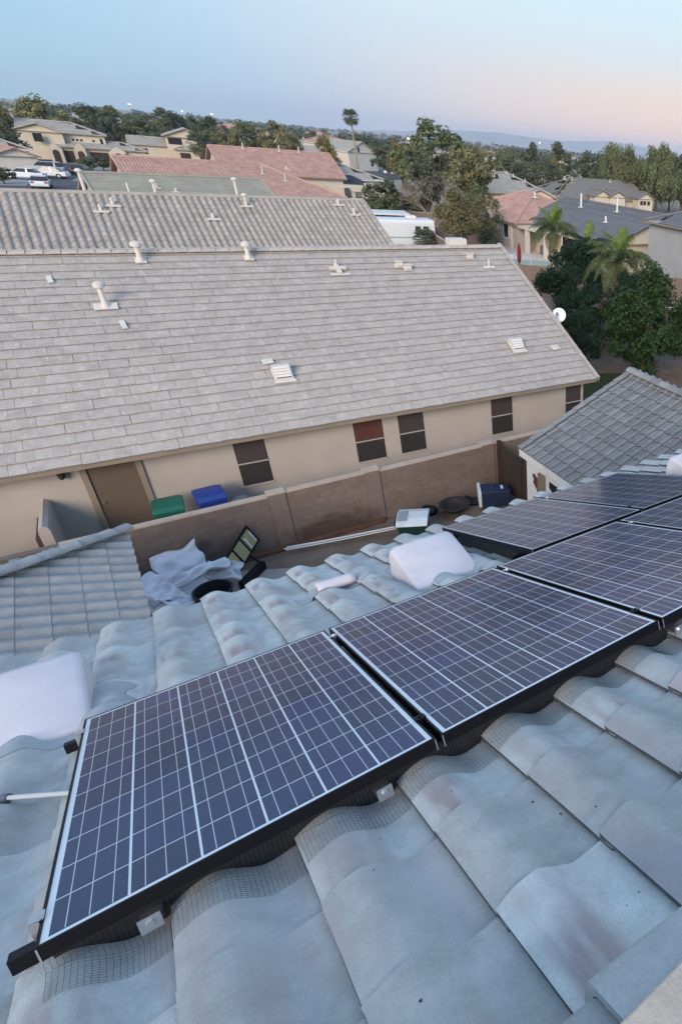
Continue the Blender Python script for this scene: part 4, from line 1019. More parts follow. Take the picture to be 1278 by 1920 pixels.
def slab_bent(label, loc, L_, W_, bend, rz, rx, ry, th=.03):
    r = random.Random(int(L_ * 1000 + rz)); nx, ny = 16, 12; m = MB(); ph = [r.uniform(0, 6) for _ in range(8)]
    for i in range(nx + 1):
        for j in range(ny + 1):
            s_, q = i / nx - .5, j / ny - .5
            z = bend * s_ * s_ * 1.2 + .05 * math.sin(7 * s_ + 4 * q + ph[0]) + .035 * math.sin(11 * q - 6 * s_ + ph[1]) + .05 * abs(math.sin(5 * q + 7 * s_ + ph[2])) - .16 * max(0, abs(q) - .36) - .12 * max(0, abs(s_) - .38)
            m.v.append((s_ * L_ + .03 * math.sin(9 * q + ph[3]), q * W_ + .035 * math.sin(8 * s_ + ph[4]), z))
    for i in range(nx):
        for j in range(ny): a_ = i * (ny + 1) + j; m.f.append((a_, a_ + ny + 1, a_ + ny + 2, a_ + 1))
    o = m.build('white_sheet', CLOTH, smooth=34, fix=False); o.location = loc; o.rotation_euler = (R(rx), R(ry), R(rz)); tag(o, label, 'sheeting', 'heap of white sheeting')
    sm_ = o.modifiers.new('s', 'SOLIDIFY'); sm_.thickness = th
slab_bent('white sheet propped highest at the back of the heap', (0.45, 13.05, -6.95), 0.95, .68, .25, 8, 38, -6)
slab_bent('white sheet folded at the left of the heap beside the lower roof', (-0.05, 12.6, -7.05), 0.78, .6, -.35, 35, 20, 14)
slab_bent('long white sheet sagging across the top of the heap', (0.75, 12.25, -6.86), 1.2, .30, -.12, 4, 14, -7, .06)
slab_bent('white sheet standing in front of the black tub', (0.22, 11.55, -7.15), .7, .75, .4, 70, 30, 12)
slab_bent('white sheet corner lying low beside the lower roof eave', (-0.02, 11.75, -6.85), .55, .5, -.2, 10, 18, 0)
slab_bent('white sheet sloping down towards the leaning panel', (1.2, 12.35, -7.1), .7, .45, .2, -10, 40, 18)
sheet_blob('crumpled white sheeting at the bottom of the heap', (0.35, 12.4, GZ), (1.5, 1.3, .5), 3, .3)
t = thing('black_tub', 'open black tub under the heap of white sheeting', 'tub', (0.86, 11.62, GZ))
MB().lathe([(.28, 0), (.38, .50), (.40, .51), (.40, .55), (.36, .55), (.27, .06), (.05, .05)], 24).build('body', PLASTIC_K, t, smooth=40)
MB().lathe([(.28, .0), (.28, .02)], 16, Matrix.Translation((0, 0, .30))).build('water', pmat('murky_water', (0.012, 0.012, 0.014), 0.1, spec=.5), t)

# ------------------------------------------------------------------ other houses
def window(t, face, x, z, w_, h_, L, W, glass=GLASSD, frm=WHITE, lab=None, muntin=False):
    """face: front/back/left/right of a house whose walls are L x W; x along the face, z sill height"""
    if face == 'front': M = Matrix.Translation((x, -W / 2, z))
    elif face == 'back': M = Matrix.Translation((-x, W / 2, z)) @ Matrix.Rotation(math.pi, 4, 'Z')
    elif face == 'right': M = Matrix.Translation((L / 2, x, z)) @ Matrix.Rotation(math.pi / 2, 4, 'Z')
    else: M = Matrix.Translation((-L / 2, -x, z)) @ Matrix.Rotation(-math.pi / 2, 4, 'Z')
    m = MB(); b = .09
    m.box(-w_ / 2 - b, w_ / 2 + b, -.05, -.003, -b, 0, M); m.box(-w_ / 2 - b, w_ / 2 + b, -.05, -.003, h_, h_ + b, M); m.box(-w_ / 2 - b, -w_ / 2, -.05, -.003, 0, h_, M); m.box(w_ / 2, w_ / 2 + b, -.05, -.003, 0, h_, M)
    if muntin: m.box(-.03, .03, -.045, -.02, 0, h_, M); m.box(-w_ / 2, -.03, -.045, -.02, h_ / 2 - .03, h_ / 2 + .03, M); m.box(.03, w_ / 2, -.045, -.02, h_ / 2 - .03, h_ / 2 + .03, M)
    f = m.build('window', frm, t)
    MB().box(-w_ / 2, w_ / 2, -.015, -.004, 0, h_, M).build('pane', glass, f)
def roof_block(t, cx, cy, L, W, eave, pitch, roofm, wallm, hipL=False, hipR=False, barrel=False, axis='x', ov=.45, base=0.0, coarse=True, course=TE, nm='roof', wall=True, amp=1.0):
    """walls and tiled roof of one rectangular block, ridge along axis, in the thing's local coordinates"""
    Z = Matrix.Translation((cx, cy, 0)) @ (Matrix.Rotation(math.pi / 2, 4, 'Z') if axis == 'y' else Matrix.Identity(4))
    c, s = math.cos(pitch), math.sin(pitch); hl, hw = L / 2 + ov, W / 2 + ov; rise = hw * math.tan(pitch); ez = eave - ov * math.tan(pitch) + .14; zr = ez + rise
    ln = hw / c; run = hw
    if wall:
        m = MB()
        top = eave + W / 2 * math.tan(pitch)
        if hipL and hipR: m.box(-L / 2, L / 2, -W / 2, W / 2, base, eave, Z)
        else: m.prism([(-W / 2, base), (-W / 2, eave), (0, top), (W / 2, eave), (W / 2, base)], 'x', -L / 2 + (run if hipL else 0), L / 2 - (run if hipR else 0), Z)
        if hipL ^ hipR: m.box(-L / 2, L / 2, -W / 2 + .002, W / 2 - .002, base, eave, Z)
        m.build('wall', wallm, t)
    def d0(u):
        v = 0.0
        if left and u < run: v = max(v, (run - u) / run * ln)
        if right and u > 2 * hl - run: v = max(v, (u - (2 * hl - run)) / run * ln)
        return v
    m = MB()
    left, right = hipR, hipL
    slope_surface(m, Z @ frame((hl, 0, zr), (-1, 0, 0), (0, -c, -s)), 2 * hl, ln, d0, barrel, coarse=coarse, course=course, amp=amp)
    left, right = hipL, hipR
    slope_surface(m, Z @ frame((-hl, 0, zr), (1, 0, 0), (0, c, -s)), 2 * hl, ln, d0, barrel, coarse=coarse, course=course, amp=amp)
    tri = lambda u: abs(u - hw) / hw * ln
    if hipR: slope_surface(m, Z @ frame((hl - run, hw, zr), (0, -1, 0), (c, 0, -s)), 2 * hw, ln, tri, barrel, coarse=coarse, course=course, amp=amp)
    if hipL: slope_surface(m, Z @ frame((-hl + run, -hw, zr), (0, 1, 0), (-c, 0, -s)), 2 * hw, ln, tri, barrel, coarse=coarse, course=course, amp=amp)
    rf = m.build(nm, roofm, t, fix=False, smooth=35)
    m = MB(); a = (-hl + (run if hipL else 0), hl - (run if hipR else 0))
    m.tube([Z @ Vector((a[0], 0, zr + .03)), Z @ Vector((a[1], 0, zr + .03))], .13, 8)
    for hp, sx in ((hipL, -1), (hipR, 1)):
        if hp:
            for sy in (-1, 1): m.tube([Z @ Vector((sx * (hl - run), 0, zr + .03)), Z @ Vector((sx * hl, sy * hw, ez + .03))], .12, 6)
        else:
            for sy in (-1, 1):
                p0 = Z @ Vector((sx * hl, 0, zr)); p1 = Z @ Vector((sx * hl, sy * hw, ez)); m.tube([p0, p1], .11, 6)
    m.build('ridge_caps', roofm, rf)
    m = MB(); e = .09
    for sy in (-1, 1): m.box(-hl, hl, sy * hw - .02, sy * hw + .02, ez - .17, ez - .02, Z)
    if hipL: m.box(-hl - .02, -hl + .02, -hw + .021, hw - .021, ez - .17, ez - .02, Z)
    if hipR: m.box(hl - .02, hl + .02, -hw + .021, hw - .021, ez - .17, ez - .02, Z)
    m.build('fascia', TRIM if wallm is not STUC3 else WHITE, t)
    # closed soffit under the overhang
    m = MB(); m.box(-hl + .03, hl - .03, -hw + .03, hw - .03, ez - .06, ez - .03, Z); m.build('soffit', wallm, t)
    return zr
def stub(t, x, y, z, h=.5, r=.07, mat=VENTP):
    m = MB(); m.tube([(x, y, z - .25), (x, y, z + h)], r, 8); m.box(x - .3, x + .3, y - .2, y + .1, z - .1, z - .02); o = m.build('roof_pipe', mat, t)

# long barrel-tiled house straight behind the neighbour's
h2 = thing('barrel_tile_house', 'long taupe house with barrel-tile roof directly behind the tan neighbour', 'house', (-1.0, 40.5, GZ))
zr2 = roof_block(h2, 0, 0, 31.2, 14.0, 2.62, R(26), BARREL, STUC, barrel=True, coarse=False, ov=.45, amp=1.7)
k2 = zr2
def on2(x, y): return (x + 1.0, y - 40.5, k2 - abs(y - 40.5) * math.tan(R(26)))
for x, y, h_ in ((2.2, 39.1, .25), (2.75, 39.55, .3), (6.65, 38.6, .22), (8.5, 39.7, .45), (13.4, 40.0, .25), (13.95, 39.1, .3), (1.9, 40.6, .9), (4.7, 40.6, .55), (8.35, 40.6, .8)):
    p = on2(x, y); stub(h2, p[0], p[1], p[2] + .12, h_, .07)
    if h_ > .4: MB().lathe([(.06, 0), (.15, .02), (.15, .10), (.05, .16)], 10, Matrix.Translation((p[0], p[1], p[2] + .1 + h_))).build('pipe_cap', VENTP, h2)
h3 = thing('greygreen_roof_house', 'low house with smooth grey-green roof and cream gable behind the long taupe roof', 'house', (9.6, 71.5, GZ), R(5))
z3 = roof_block(h3, 0, 0, 12.3, 13.0, 2.45, R(21), GREENT, STUC2, ov=.5)
for x, y, h_ in ((-4.4, -3.6, .9), (-2.2, -2.2, .3), (-1.0, -2.8, .25), (1.0, -5, .9), (5.6, -5.4, .9)): stub(h3, x, y, z3 - abs(y) * math.tan(R(21)) + .1, h_, .08)
window(h3, 'right', -3.6, .9, .9, 1.2, 12.3, 13.0)
h3r = thing('red_tile_house', 'red clay-tile house with hipped right end behind the grey-green roof', 'house', (17.5, 93.5, GZ), R(3))
z3r = roof_block(h3r, 0, 0, 20.5, 13.5, 2.5, R(22), REDT, STUC2, hipR=True, barrel=True, ov=.5)
for x, y, h_ in ((3.0, -2.4, .8), (5.0, -3.8, .7), (6.2, -1.0, .3)): stub(h3r, x, y, z3r - abs(y) * math.tan(R(22)) + .1, h_, .07)
h3b = thing('red_tile_house', 'second red clay-tile house, farther back with a level ridge', 'house', (29.0, 121.5, GZ), R(-2))
z3b = roof_block(h3b, 0, 0, 16.0, 15.0, 3.0, R(22), REDT, STUC2, barrel=True, ov=.5)
for x in (-4.0, 1.0, 3.8): stub(h3b, x, -.6, z3b - .1, .8, .08)
h3c = thing('grey_roof_house', 'small grey-roofed house right of the farther red roof', 'house', (40.5, 124, GZ), R(8))
roof_block(h3c, 0, 0, 8, 11, 2.7, R(20), GREYT, STUC3, hipR=True)

# two-storey cream house at the left
hA = thing('two_storey_house', 'large two-storey cream house with arched entry at the far left', 'house', (6.5, 176.0, GZ), R(-4))
roof_block(hA, -0.6, 2.0, 12.0, 9.0, 5.0, R(19), GREYT, STUC2, hipL=False, hipR=True, base=0)
roof_block(hA, -4.0, -1.2, 5.2, 6.6, 5.02, R(19), GREYT, STUC2, axis='y', base=0, nm='gable_roof')
roof_block(hA, 4.4, -1.2, 13.6, 6.4, 2.75, R(18), GREYT, STUC2, hipR=True, base=0, nm='porch_roof')
for x, w_, h_ in ((-2.4, 2.0, 2.9), (1.2, 1.6, 3.2), (6.8, 2.6, 2.9)):
    gp = MB().prism([(x - w_ / 2, 0), (x - w_ / 2, h_ - .5), (x, h_ + .35), (x + w_ / 2, h_ - .5), (x + w_ / 2, 0)], 'y', -5.3, -4.45).build('porch_gable', STUC2, hA)
    arc = [(x - .5, 0), (x - .5, 1.7), (x - .36, 2.05), (x, 2.2), (x + .36, 2.05), (x + .5, 1.7), (x + .5, 0)]
    MB().prism(arc, 'y', -5.33, -5.303).build('arch_opening', pmat('red_brown_door', (0.10, 0.035, 0.025), 0.6) if x > 0 and x < 2 else DARKW, gp)
for x in (-.6, 3.2, 4.6): MB().box(x - .7, x + .7, -4.46, -4.41, .1, 2.1).build('porch_shade', DARKW, hA)
m = MB(); m.box(-4.9, -3.6, -4.86, -4.82, 3.3, 4.7); m.build('window', GLASSD, hA)
for x in (.6, 1.2, 1.8, 3.6): MB().box(x - .18, x + .18, -2.53, -2.50, 3.75, 4.1).build('window', GLASSD, hA)
MB().box(4.6, 5.0, -2.54, -2.50, 3.2, 4.4).build('window', GLASSD, hA)
hL = thing('corner_house', 'low pale house with pink-tiled lower gable at the left photo edge', 'house', (-4.6, 150, GZ), R(12))
roof_block(hL, 0, 3, 9, 8, 2.9, R(22), GREYT, STUC3, hipR=True)
roof_block(hL, 1.4, -4.5, 6, 5, 2.3, R(20), REDT, STUC3, axis='y', nm='gable_roof')
hB = thing('two_storey_house', 'two-storey cream house behind a palm, centre left, with grey gable', 'house', (29.5, 204, GZ), R(-6))
roof_block(hB, 0, 0, 10.2, 8.5, 5.2, R(21), GREYT, STUC2, axis='y', ov=.6)
roof_block(hB, -7.5, .5, 7.4, 9, 2.9, R(18), GREYT, STUC2, hipL=False, nm='low_roof')
roof_block(hB, 1.0, -6.4, 7.5, 3.4, 2.6, R(18), GREYT, STUC2, hipL=True, hipR=True, nm='porch_roof')
for x, w_ in ((-2.5, 2.6), (3.0, 2.4)): MB().box(x - w_ / 2, x + w_ / 2, -5.2, -5.13, 3.5, 4.8).build('window', GLASSD, hB)
for x in (-1.2, 2.6): MB().box(x - 1.0, x + 1.0, -8.16, -8.105, .2, 1.9).build('porch_opening', DARKW, hB)
for x in (-10.2, -8.6): MB().box(x - .35, x + .35, -4.03, -4.003, 1.0, 2.2).build('window', GLASSD, hB)
hW = thing('white_gable_house', 'pale two-storey house with steep side gable near the tall palm', 'house', (68, 206, GZ), R(24))
roof_block(hW, 0, 0, 11, 10, 4.6, R(26), GREYT, STUC3, axis='y', ov=.3)
MB().box(-1.6, -1.0, -5.56, -5.505, 4.6, 5.8).build('window', GLASSD, hW); MB().box(2.6, 3.4, -5.56, -5.505, 1.2, 2.6).build('window', GLASSD, hW)
roof_block(hW, 6.5, 1, 5, 8, 4.4, R(20), GREYT, STUC3, hipR=True, nm='side_roof')

# right-hand houses
h5 = thing('grey_hip_house', 'grey hip-roofed house behind the tree, right of centre', 'house', (62.5, 108, GZ), R(-18))
z5 = roof_block(h5, 0, 0, 14.5, 13, 2.6, R(23), GREYT, STUC2, hipL=True, hipR=True)
roof_block(h5, 4.8, -4.6, 6, 5, 2.4, R(23), GREYT, STUC2, axis='y', nm='gable_roof')
for x, y in ((.6, -.4), (1.6, -1.2), (3.4, -2.6)): stub(h5, x, y, z5 - abs(y) * .42 + .1, .4, .08)
h6 = thing('charcoal_roof_house', 'charcoal-roofed house with small cream gables before the tall trees', 'house', (78, 103, GZ), R(-9))
z6 = roof_block(h6, 0, 1.0, 19, 12, 2.6, R(24), pmat('charcoal_tile', (0.19, 0.185, 0.17), 0.85, var=.12), STUC2, hipL=True)
for x, yy in ((-1.0, -5.0), (2.0, -5.4), (8.2, -5.2)):
    roof_block(h6, x, yy, 4.6, 3.2, 3.15, R(28), MATS['charcoal_tile'], STUC2, axis='y', ov=.3, nm='dormer_roof')
for x in (7.3, 8.0, 8.9): MB().box(x - .28, x + .28, -7.56, -7.505, 2.0, 2.7).build('window', GLASSD, h6)
for x in (-5, -3.6, 4.6): stub(h6, x, .2, z6 - .2, .5, .07)
h4 = thing('slate_roof_house', 'cream house with big slate-grey roof and attic vent behind the queen palms', 'house', (44.9, 53.6, GZ))
z4 = roof_block(h4, 0, 0, 16.4, 11.6, 2.72, R(22), DARKT, STUC2, axis='y', ov=.45)
for x, y, h_ in ((-1.4, 3.6, 1.3), (-1.0, -2.2, 1.2), (-3.2, -3.2, .5)): stub(h4, x, y, z4 - abs(x) * .404 + .1, h_, .10, WHITE)
vt = MB().box(.6, 1.9, -8.26, -8.205, 2.85, 3.75).build('attic_vent', pmat('vent_tan', (0.46, 0.37, 0.27), .9), h4)
for i in range(3): MB().box(.68 + .4 * i, 1.02 + .4 * i, -8.275, -8.262, 2.92, 3.68).build('vent_panel', STUC2, vt)
lr = MB().prism([(-8.2, 2.55), (-11.6, 1.5), (-11.6, 1.62), (-8.2, 2.68)], 'x', -1.2, 2.2).build('lean_to_roof', DARKT, h4)
MB().box(-1.0, 2.0, -11.3, -8.21, 0, 1.58).build('lean_to_wall', STUC3, h4)
window(h4, 'left', 0, .9, 1.2, 1.3, 11.6, 16.4)
for y in (5.0, 1.4): MB().box(-5.9, -5.82, -y - 1.1, -y + 1.1, .05, 2.15).build('patio_door', GLASSD, h4)
h4r = thing('red_hip_house', 'red hip-roofed house with white window trim left of the slate roof', 'house', (43.0, 67.0, GZ))
z4r = roof_block(h4r, 0, 0, 14, 11.6, 2.75, R(22), REDT, STUC, axis='y', hipL=True, hipR=True, barrel=True, ov=.5)
window(h4r, 'left', 4.6, 1.0, 1.0, 1.35, 11.6, 14)
window(h4r, 'left', -3.0, 1.0, 1.3, 1.3, 11.6, 14)
stub(h4r, -.8, -2.5, z4r - .25, .5, .08, WHITE)
# patio posts and beam of the slate-roofed house
t = thing('patio_cover', 'open patio cover with square pale posts before the red house', 'patio cover', (37.2, 58.0, GZ))
for y in (-3.6, 0, 3.2): MB().box(-.19, .19, y - .19, y + .19, 0, 2.3).build('post', STUC3, t)
MB().box(-.25, 2.9, -4.0, 3.6, 2.31, 2.55).build('beam', STUC2, t)
MB().box(.9, 2.2, -2.4, -1.0, 0.02, .9).build('grill_counter', pmat('grey_counter', (.12, .13, .14), .6), t)
hR = thing('grey_two_storey', 'grey-blue two-storey house with white window trim cut by the right edge', 'house', (43.6, 34.6, GZ), R(-2))
roof_block(hR, 0, 0, 11.4, 9.6, 5.35, R(20), DARKT, STUCG, hipL=True, hipR=True)
window(hR, 'left', 3.4, 3.3, 1.3, 1.6, 11.4, 9.6); window(hR, 'left', 3.2, .4, 1.2, 1.2, 11.4, 9.6); window(hR, 'front', -3.5, 3.3, 1.3, 1.6, 11.4, 9.6)

# small far houses
def far_house(seed):
    r = random.Random(seed); t = bpy.data.objects.new('far_house', None); col.objects.link(t); WM[t] = Matrix.Identity(4)
    two = r.random() < .4
    roof_block(t, 0, 0, r.uniform(11, 15), r.uniform(9, 12), 5.2 if two else 2.7, R(20), [GREYT, REDT, GREENT, GREYT][seed % 4], [STUC2, STUC3, STUC3][seed % 3], hipL=True, hipR=bool(seed % 2), course=1.1)
    for x in (-3, 2.5): MB().box(x - .7, x + .7, -6.3, -4.3, 1.0, 2.2).build('window', GLASSD, t)
    return t
protos = [far_house(i) for i in range(4)]
r_ = random.Random(21); spots = []
base_spots = [(62, 230), (80, 262), (97, 285), (110, 250), (125, 300), (140, 262), (52, 275), (34, 290), (16, 270), (70, 320), (105, 345), (145, 350), (170, 310), (120, 410), (60, 400), (20, 370), (185, 380), (90, 470), (200, 450), (-6, 420), (40, 520), (150, 520), (-20, 560), (230, 330), (118, 172), (145, 180), (128, 150), (160, 208), (190, 250), (150, 128), (170, 150), (112, 200), (96, 190)]
for i, (x, y) in enumerate(base_spots):
    o = protos[i] if i < 4 else copy_tree(protos[i % 4])
    o.location = (x, y, GZ - .05); o.rotation_euler = (0, 0, r_.uniform(-.6, .6))
    tag(o, 'small pale house far off among trees near the horizon', 'house', 'far houses near the horizon')

# ------------------------------------------------------------------ yard walls, pool, trailer
def plain_wall(label, pts, h, mat=BLOCK, cap=True):
    x0, y0 = pts[0]; t = thing('block_wall', label, 'wall', (x0, y0, GZ))
    for (a, b), (c, d) in zip(pts, pts[1:]):
        L_ = math.hypot(c - a, d - b); M = Matrix.Translation((a, b, GZ)) @ Matrix.Rotation(math.atan2(d - b, c - a), 4, 'Z')
        MB().box(0, L_, -.09, .09, -.1, h - .05, M).build('panel', mat, t, w=True)
        if cap: MB().box(-.02, L_ + .02, -.12, .12, h - .049, h, M).build('cap', CAPB, t, w=True)
plain_wall('brown yard wall running away beside the white trailer', [(31.5, 80), (28.2, 62), (25.4, 48)], 1.75)
plain_wall('brown yard wall before the red hip-roofed house', [(25.5, 66), (31.0, 64.0), (36.6, 62.4)], 1.9)
plain_wall('brown yard wall below the pool, under the dark trees', [(22.0, 47.0), (30.0, 40.0), (37.5, 33.0)], 1.75, cap=False)
plain_wall('brown yard wall behind the big green tree at right', [(25.5, 30), (31, 22), (38, 12)], 1.75)
plain_wall('brown yard wall far behind the pergola', [(22, 84), (31.5, 80), (42, 76)], 1.75)
t = thing('glass_pool_fence', 'pale green glass fence panels beside the pool deck', 'fence', (30.0, 45.4, GZ))
PG = glass_mat('pale_green_glass', (0.80, 0.90, 0.87), 0.08)
for i in range(6):
    a = Vector((25.4 + 1.55 * i, 49.2 - 1.22 * i, 0)); M = Matrix.Translation((a.x, a.y, GZ)) @ Matrix.Rotation(math.atan2(-1.22, 1.55), 4, 'Z')
    MB().box(.05, 1.9, -.008, .008, .1, 1.45, M).build('glass_panel', PG, t, w=True); MB().box(-.03, .03, -.03, .03, 0, 1.5, M).build('post', SILVER, t, w=True)
t = thing('white_table', 'bright white flat table on the pool deck', 'table', (30.6, 52.6, GZ), R(-30))
MB().box(-1.5, 1.5, -.8, .8, .70, .78).build('top', WHITE, t)
for sx in (-1.3, 1.3):
    for sy in (-.65, .65): MB().box(sx - .05, sx + .05, sy - .05, sy + .05, 0, .70).build('leg', WHITE, t)
def umbrella(label, loc, c, h=2.4):
    t = thing('closed_umbrella', label, 'umbrella', loc)
    MB().lathe([(.03, .5), (.16, .9), (.20, 1.3), (.11, h - .3), (.02, h)], 10).build('canopy', pmat('umbrella_' + label[:6], c, .8), t, smooth=50)
    MB().lathe([(.25, 0), (.25, .08), (.03, .1), (.025, .6)], 10).build('pole', SILVER, t)
umbrella('dark red closed umbrella on the pool deck', (30.9, 49.0, GZ), (0.16, 0.02, 0.03))
umbrella('purple closed umbrella behind the satellite dish', (20.9, 26.8, GZ), (0.13, 0.09, 0.22), 2.6)
# trailer
t = thing('travel_trailer', 'white travel trailer with rooftop cooler beyond the roof ridge', 'trailer', (25.7, 62.5, GZ), R(-8))
b = MB().prism([(-1.2, .5), (-1.25, .9), (-1.25, 2.55), (-1.1, 2.8), (1.1, 2.8), (1.25, 2.55), (1.25, .9), (1.2, .5)], 'x', -2.9, 2.9).build('body', pmat('trailer_white', (.66, .70, .72), .4, var=.05), t, bevel=.06)
MB().box(-2.88, 2.88, -1.262, -1.252, 1.15, 1.28).build('stripe', pmat('trailer_stripe', (.28, .36, .42), .5), b)
for x in (1.0, 1.75): MB().box(x, x + .5, -1.275, -1.252, 1.6, 2.25).build('window', GLASSD, b)
MB().box(.5, 1.4, -.4, .4, 2.81, 3.1).build('roof_cooler', WHITE, b, bevel=.06)
for x in (-.5, .5): MB().lathe([(.1, -.1), (.34, -.1), (.34, .1), (.1, .1)], 16, Matrix.Translation((x, -1.1, .34)) @ Matrix.Rotation(R(90), 4, 'X')).build('wheel', TYRE, t)
t = thing('carport', 'flat pale carport roof behind the white trailer', 'carport', (27.0, 71, GZ), R(-10))
MB().box(-2.6, 2.6, -1.6, 1.6, 2.35, 2.55).build('roof', pmat('carport_pale', (.62, .66, .68), .5), t)
for x in (-2.4, 2.4):
    for y in (-1.4, 1.4): MB().box(x - .06, x + .06, y - .06, y + .06, 0, 2.35).build('post', WHITE, t)
MB().box(-1.8, 1.4, 0, .8, 0, 1.3).build('cupboard', STUCG, t)
for i, (x, y, w_) in enumerate(((33.5, 103, 5.2), (35.5, 96.5, 6.2))):
    t = thing('shade_roof', ['cream flat shade roof beyond the red hip, upper of two', 'cream flat shade roof beyond the red hip, lower of two'][i], 'shade roof', (x, y, GZ), R(-12))
    MB().box(-w_ / 2, w_ / 2, -1.4, 1.4, 2.5, 2.8).build('roof', STUC2, t)
    for sx in (-1, 1):
        for sy in (-1, 1): MB().box(sx * w_ * .46 - .1, sx * w_ * .46 + .1, sy * 1.2 - .1, sy * 1.2 + .1, 0, 2.5).build('post', STUC2, t)
t = thing('gazebo', 'dark blue gazebo with pointed roof near the yellow tree', 'gazebo', (38.5, 118, GZ), R(-15))
m = MB(); m.add([(-3, -2, 2.4), (3, -2, 2.4), (3, 2, 2.4), (-3, 2, 2.4), (-1, 0, 3.3), (1, 0, 3.3)], [(0, 1, 5, 4), (1, 2, 5), (2, 3, 4, 5), (3, 0, 4), (3, 2, 1, 0)]); m.build('roof', pmat('navy_canvas', (.03, .04, .06), .8), t)
for sx in (-2.8, 2.8):
    for sy in (-1.8, 1.8): MB().box(sx - .1, sx + .1, sy - .1, sy + .1, 0, 2.39).build('post', WHITE, t)

# ------------------------------------------------------------------ cars
def car(label, loc, rz, paint, kind='sedan'):
    t = thing('parked_car', label, 'car', loc, rz, group='parked cars')
    H = {'sedan': 1.45, 'suv': 1.75, 'pickup': 1.8}[kind]; pm = paint
    m = MB(); W2 = .9
    lower = [(-2.3, .35), (-2.32, .75), (-2.2, .93), (-1.0, 1.0), (1.0, 1.0), (2.1, .88), (2.3, .65), (2.28, .35)]
    if kind != 'sedan': lower = [(x, z * 1.12 + .06) for x, z in lower]
    m.prism([(x, z) for x, z in lower], 'y', -W2, W2); b = m.build('body', pm, t, bevel=.06)
    zb = 1.0 if kind == 'sedan' else 1.18
    cab = {'sedan': [(-1.75, zb), (-1.2, H), (.35, H), (1.05, zb)], 'suv': [(-2.2, zb), (-2.0, H), (.5, H), (1.1, zb)], 'pickup': [(-.6, zb), (-.45, H), (.5, H), (1.1, zb)]}[kind]
    q = []
    for y, s in ((-W2 + .04, 1), (W2 - .04, 1)):
        for x, z in cab: q.append((x, y * (1 if z < zb + .01 else .8), z))
    cb = MB().add(q, [(3, 2, 1, 0), (4, 5, 6, 7), (0, 1, 5, 4), (1, 2, 6, 5), (2, 3, 7, 6), (0, 4, 7, 3)]).build('cabin', GLASSD, t, bevel=.03)
    rf = MB().box(cab[1][0] - .03, cab[2][0] + .03, -W2 * .80, W2 * .80, H - .02, H + .035).build('roof', pm, t, bevel=.03)
    for s in (-1, 1):
        MB().add([(cab[1][0] + .55, s * W2 * .80, H), (cab[1][0] + .70, s * W2 * .80, H), (cab[1][0] + .72, s * (W2 - .03), zb), (cab[1][0] + .50, s * (W2 - .03), zb)], [(0, 1, 2, 3)]).build('pillar', pm, t)
    if kind == 'pickup': MB().box(-2.2, -.7, -W2 + .1, W2 - .1, 1.05, 1.2).build('bed', PLASTIC_K, t)
    for x in (-1.4, 1.42):
        for s in (-1, 1):
            wq = MB().lathe([(.2, -.1), (.34, -.1), (.34, .1), (.2, .1)], 16, Matrix.Translation((x, s * .84, .34)) @ Matrix.Rotation(R(90), 4, 'X')).build('wheel', TYRE, t)
            MB().lathe([(.02, -.115), (.19, -.108), (.19, .108), (.02, .115)], 12, Matrix.Translation((x, s * .84, .34)) @ Matrix.Rotation(R(90), 4, 'X')).build('rim', SILVER, wq)
    for s in (-1, 1):
        MB().box(2.24, 2.33, s * .62 - .2, s * .62 + .2, .66, .80).build('headlight', PVC, t); MB().box(-2.345, -2.25, s * .66 - .16, s * .66 + .16, .72, .90).build('tail_light', pmat('tail_red', (.35, .02, .02), .4), t)
PW_ = pmat('white_car_paint', (.70, .73, .76), .3, var=.03, spec=.5, coat=.4); PS_ = pmat('silver_car_paint', (.42, .46, .50), .3, var=.03, coat=.4); PD_ = pmat('dark_blue_car_paint', (.03, .04, .07), .3, coat=.4); PK_ = pmat('black_car_paint', (.015, .015, .018), .3, coat=.4)
car('white sedan nearest us on the far left street, seen from behind', (0.2, 117.5, GZ), R(85), PW_)
car('white sedan parked side-on at the left of the far cars', (-1.3, 130.0, GZ), R(165), PW_)
car('second white sedan just behind the side-on one', (1.4, 134.5, GZ), R(160), PW_)
car('silver sport utility car at the back of the parked group', (1.2, 141.5, GZ), R(170), PS_, 'suv')
car('dark car with red tail lights at the right end of the group', (5.6, 143.0, GZ), R(70), PK_)
car('dark blue car parked behind the white sedans', (0.4, 146.5, GZ), R(172), PD_, 'suv')
car('white pickup truck parked by the pale gable house', (72.5, 186, GZ), R(165), PW_, 'pickup')
car('dark parked car right of the white pickup', (84, 196, GZ), R(150), PK_, 'suv')
car('silver parked car by the street lamp far behind', (96, 205, GZ), R(140), PS_)

# ------------------------------------------------------------------ lamps
LAMPW = pmat('warm_lamp', (1.0, 0.74, 0.36), 0.5, emit=9.0)
def street_lamp(label, x, y, h):
    t = thing('street_lamp', label, 'street lamp', (x, y, GZ), group='lit street lamps')
    MB().tube([(0, 0, 0), (0, 0, h - .5), (0, -.3, h), (0, -1.2, h + .1)], [.12, .09, .07, .05], 6).build('pole', STUCG, t)
    MB().lathe([(.05, -.16), (.26, -.12), (.30, 0), (.1, .1)], 10, Matrix.Translation((0, -1.3, h + .05))).build('lamp_head', LAMPW, t)
street_lamp('lit street lamp in the middle distance near the big eucalyptus', 71.5, 172, 9.2)
street_lamp('lit street lamp on the left horizon above the cream house', 32, 330, 11.5)
street_lamp('lit street lamp on the horizon, left of a close pair', 58, 400, 11)
street_lamp('lit street lamp on the horizon, right of a close pair', 70, 402, 11)
street_lamp('lit street lamp far behind the row of dark trees at right', 190, 300, 12)
t = thing('porch_light', 'glowing porch light under a roof behind the bare brown tree', 'lamp', (47.5, 92.0, GZ))
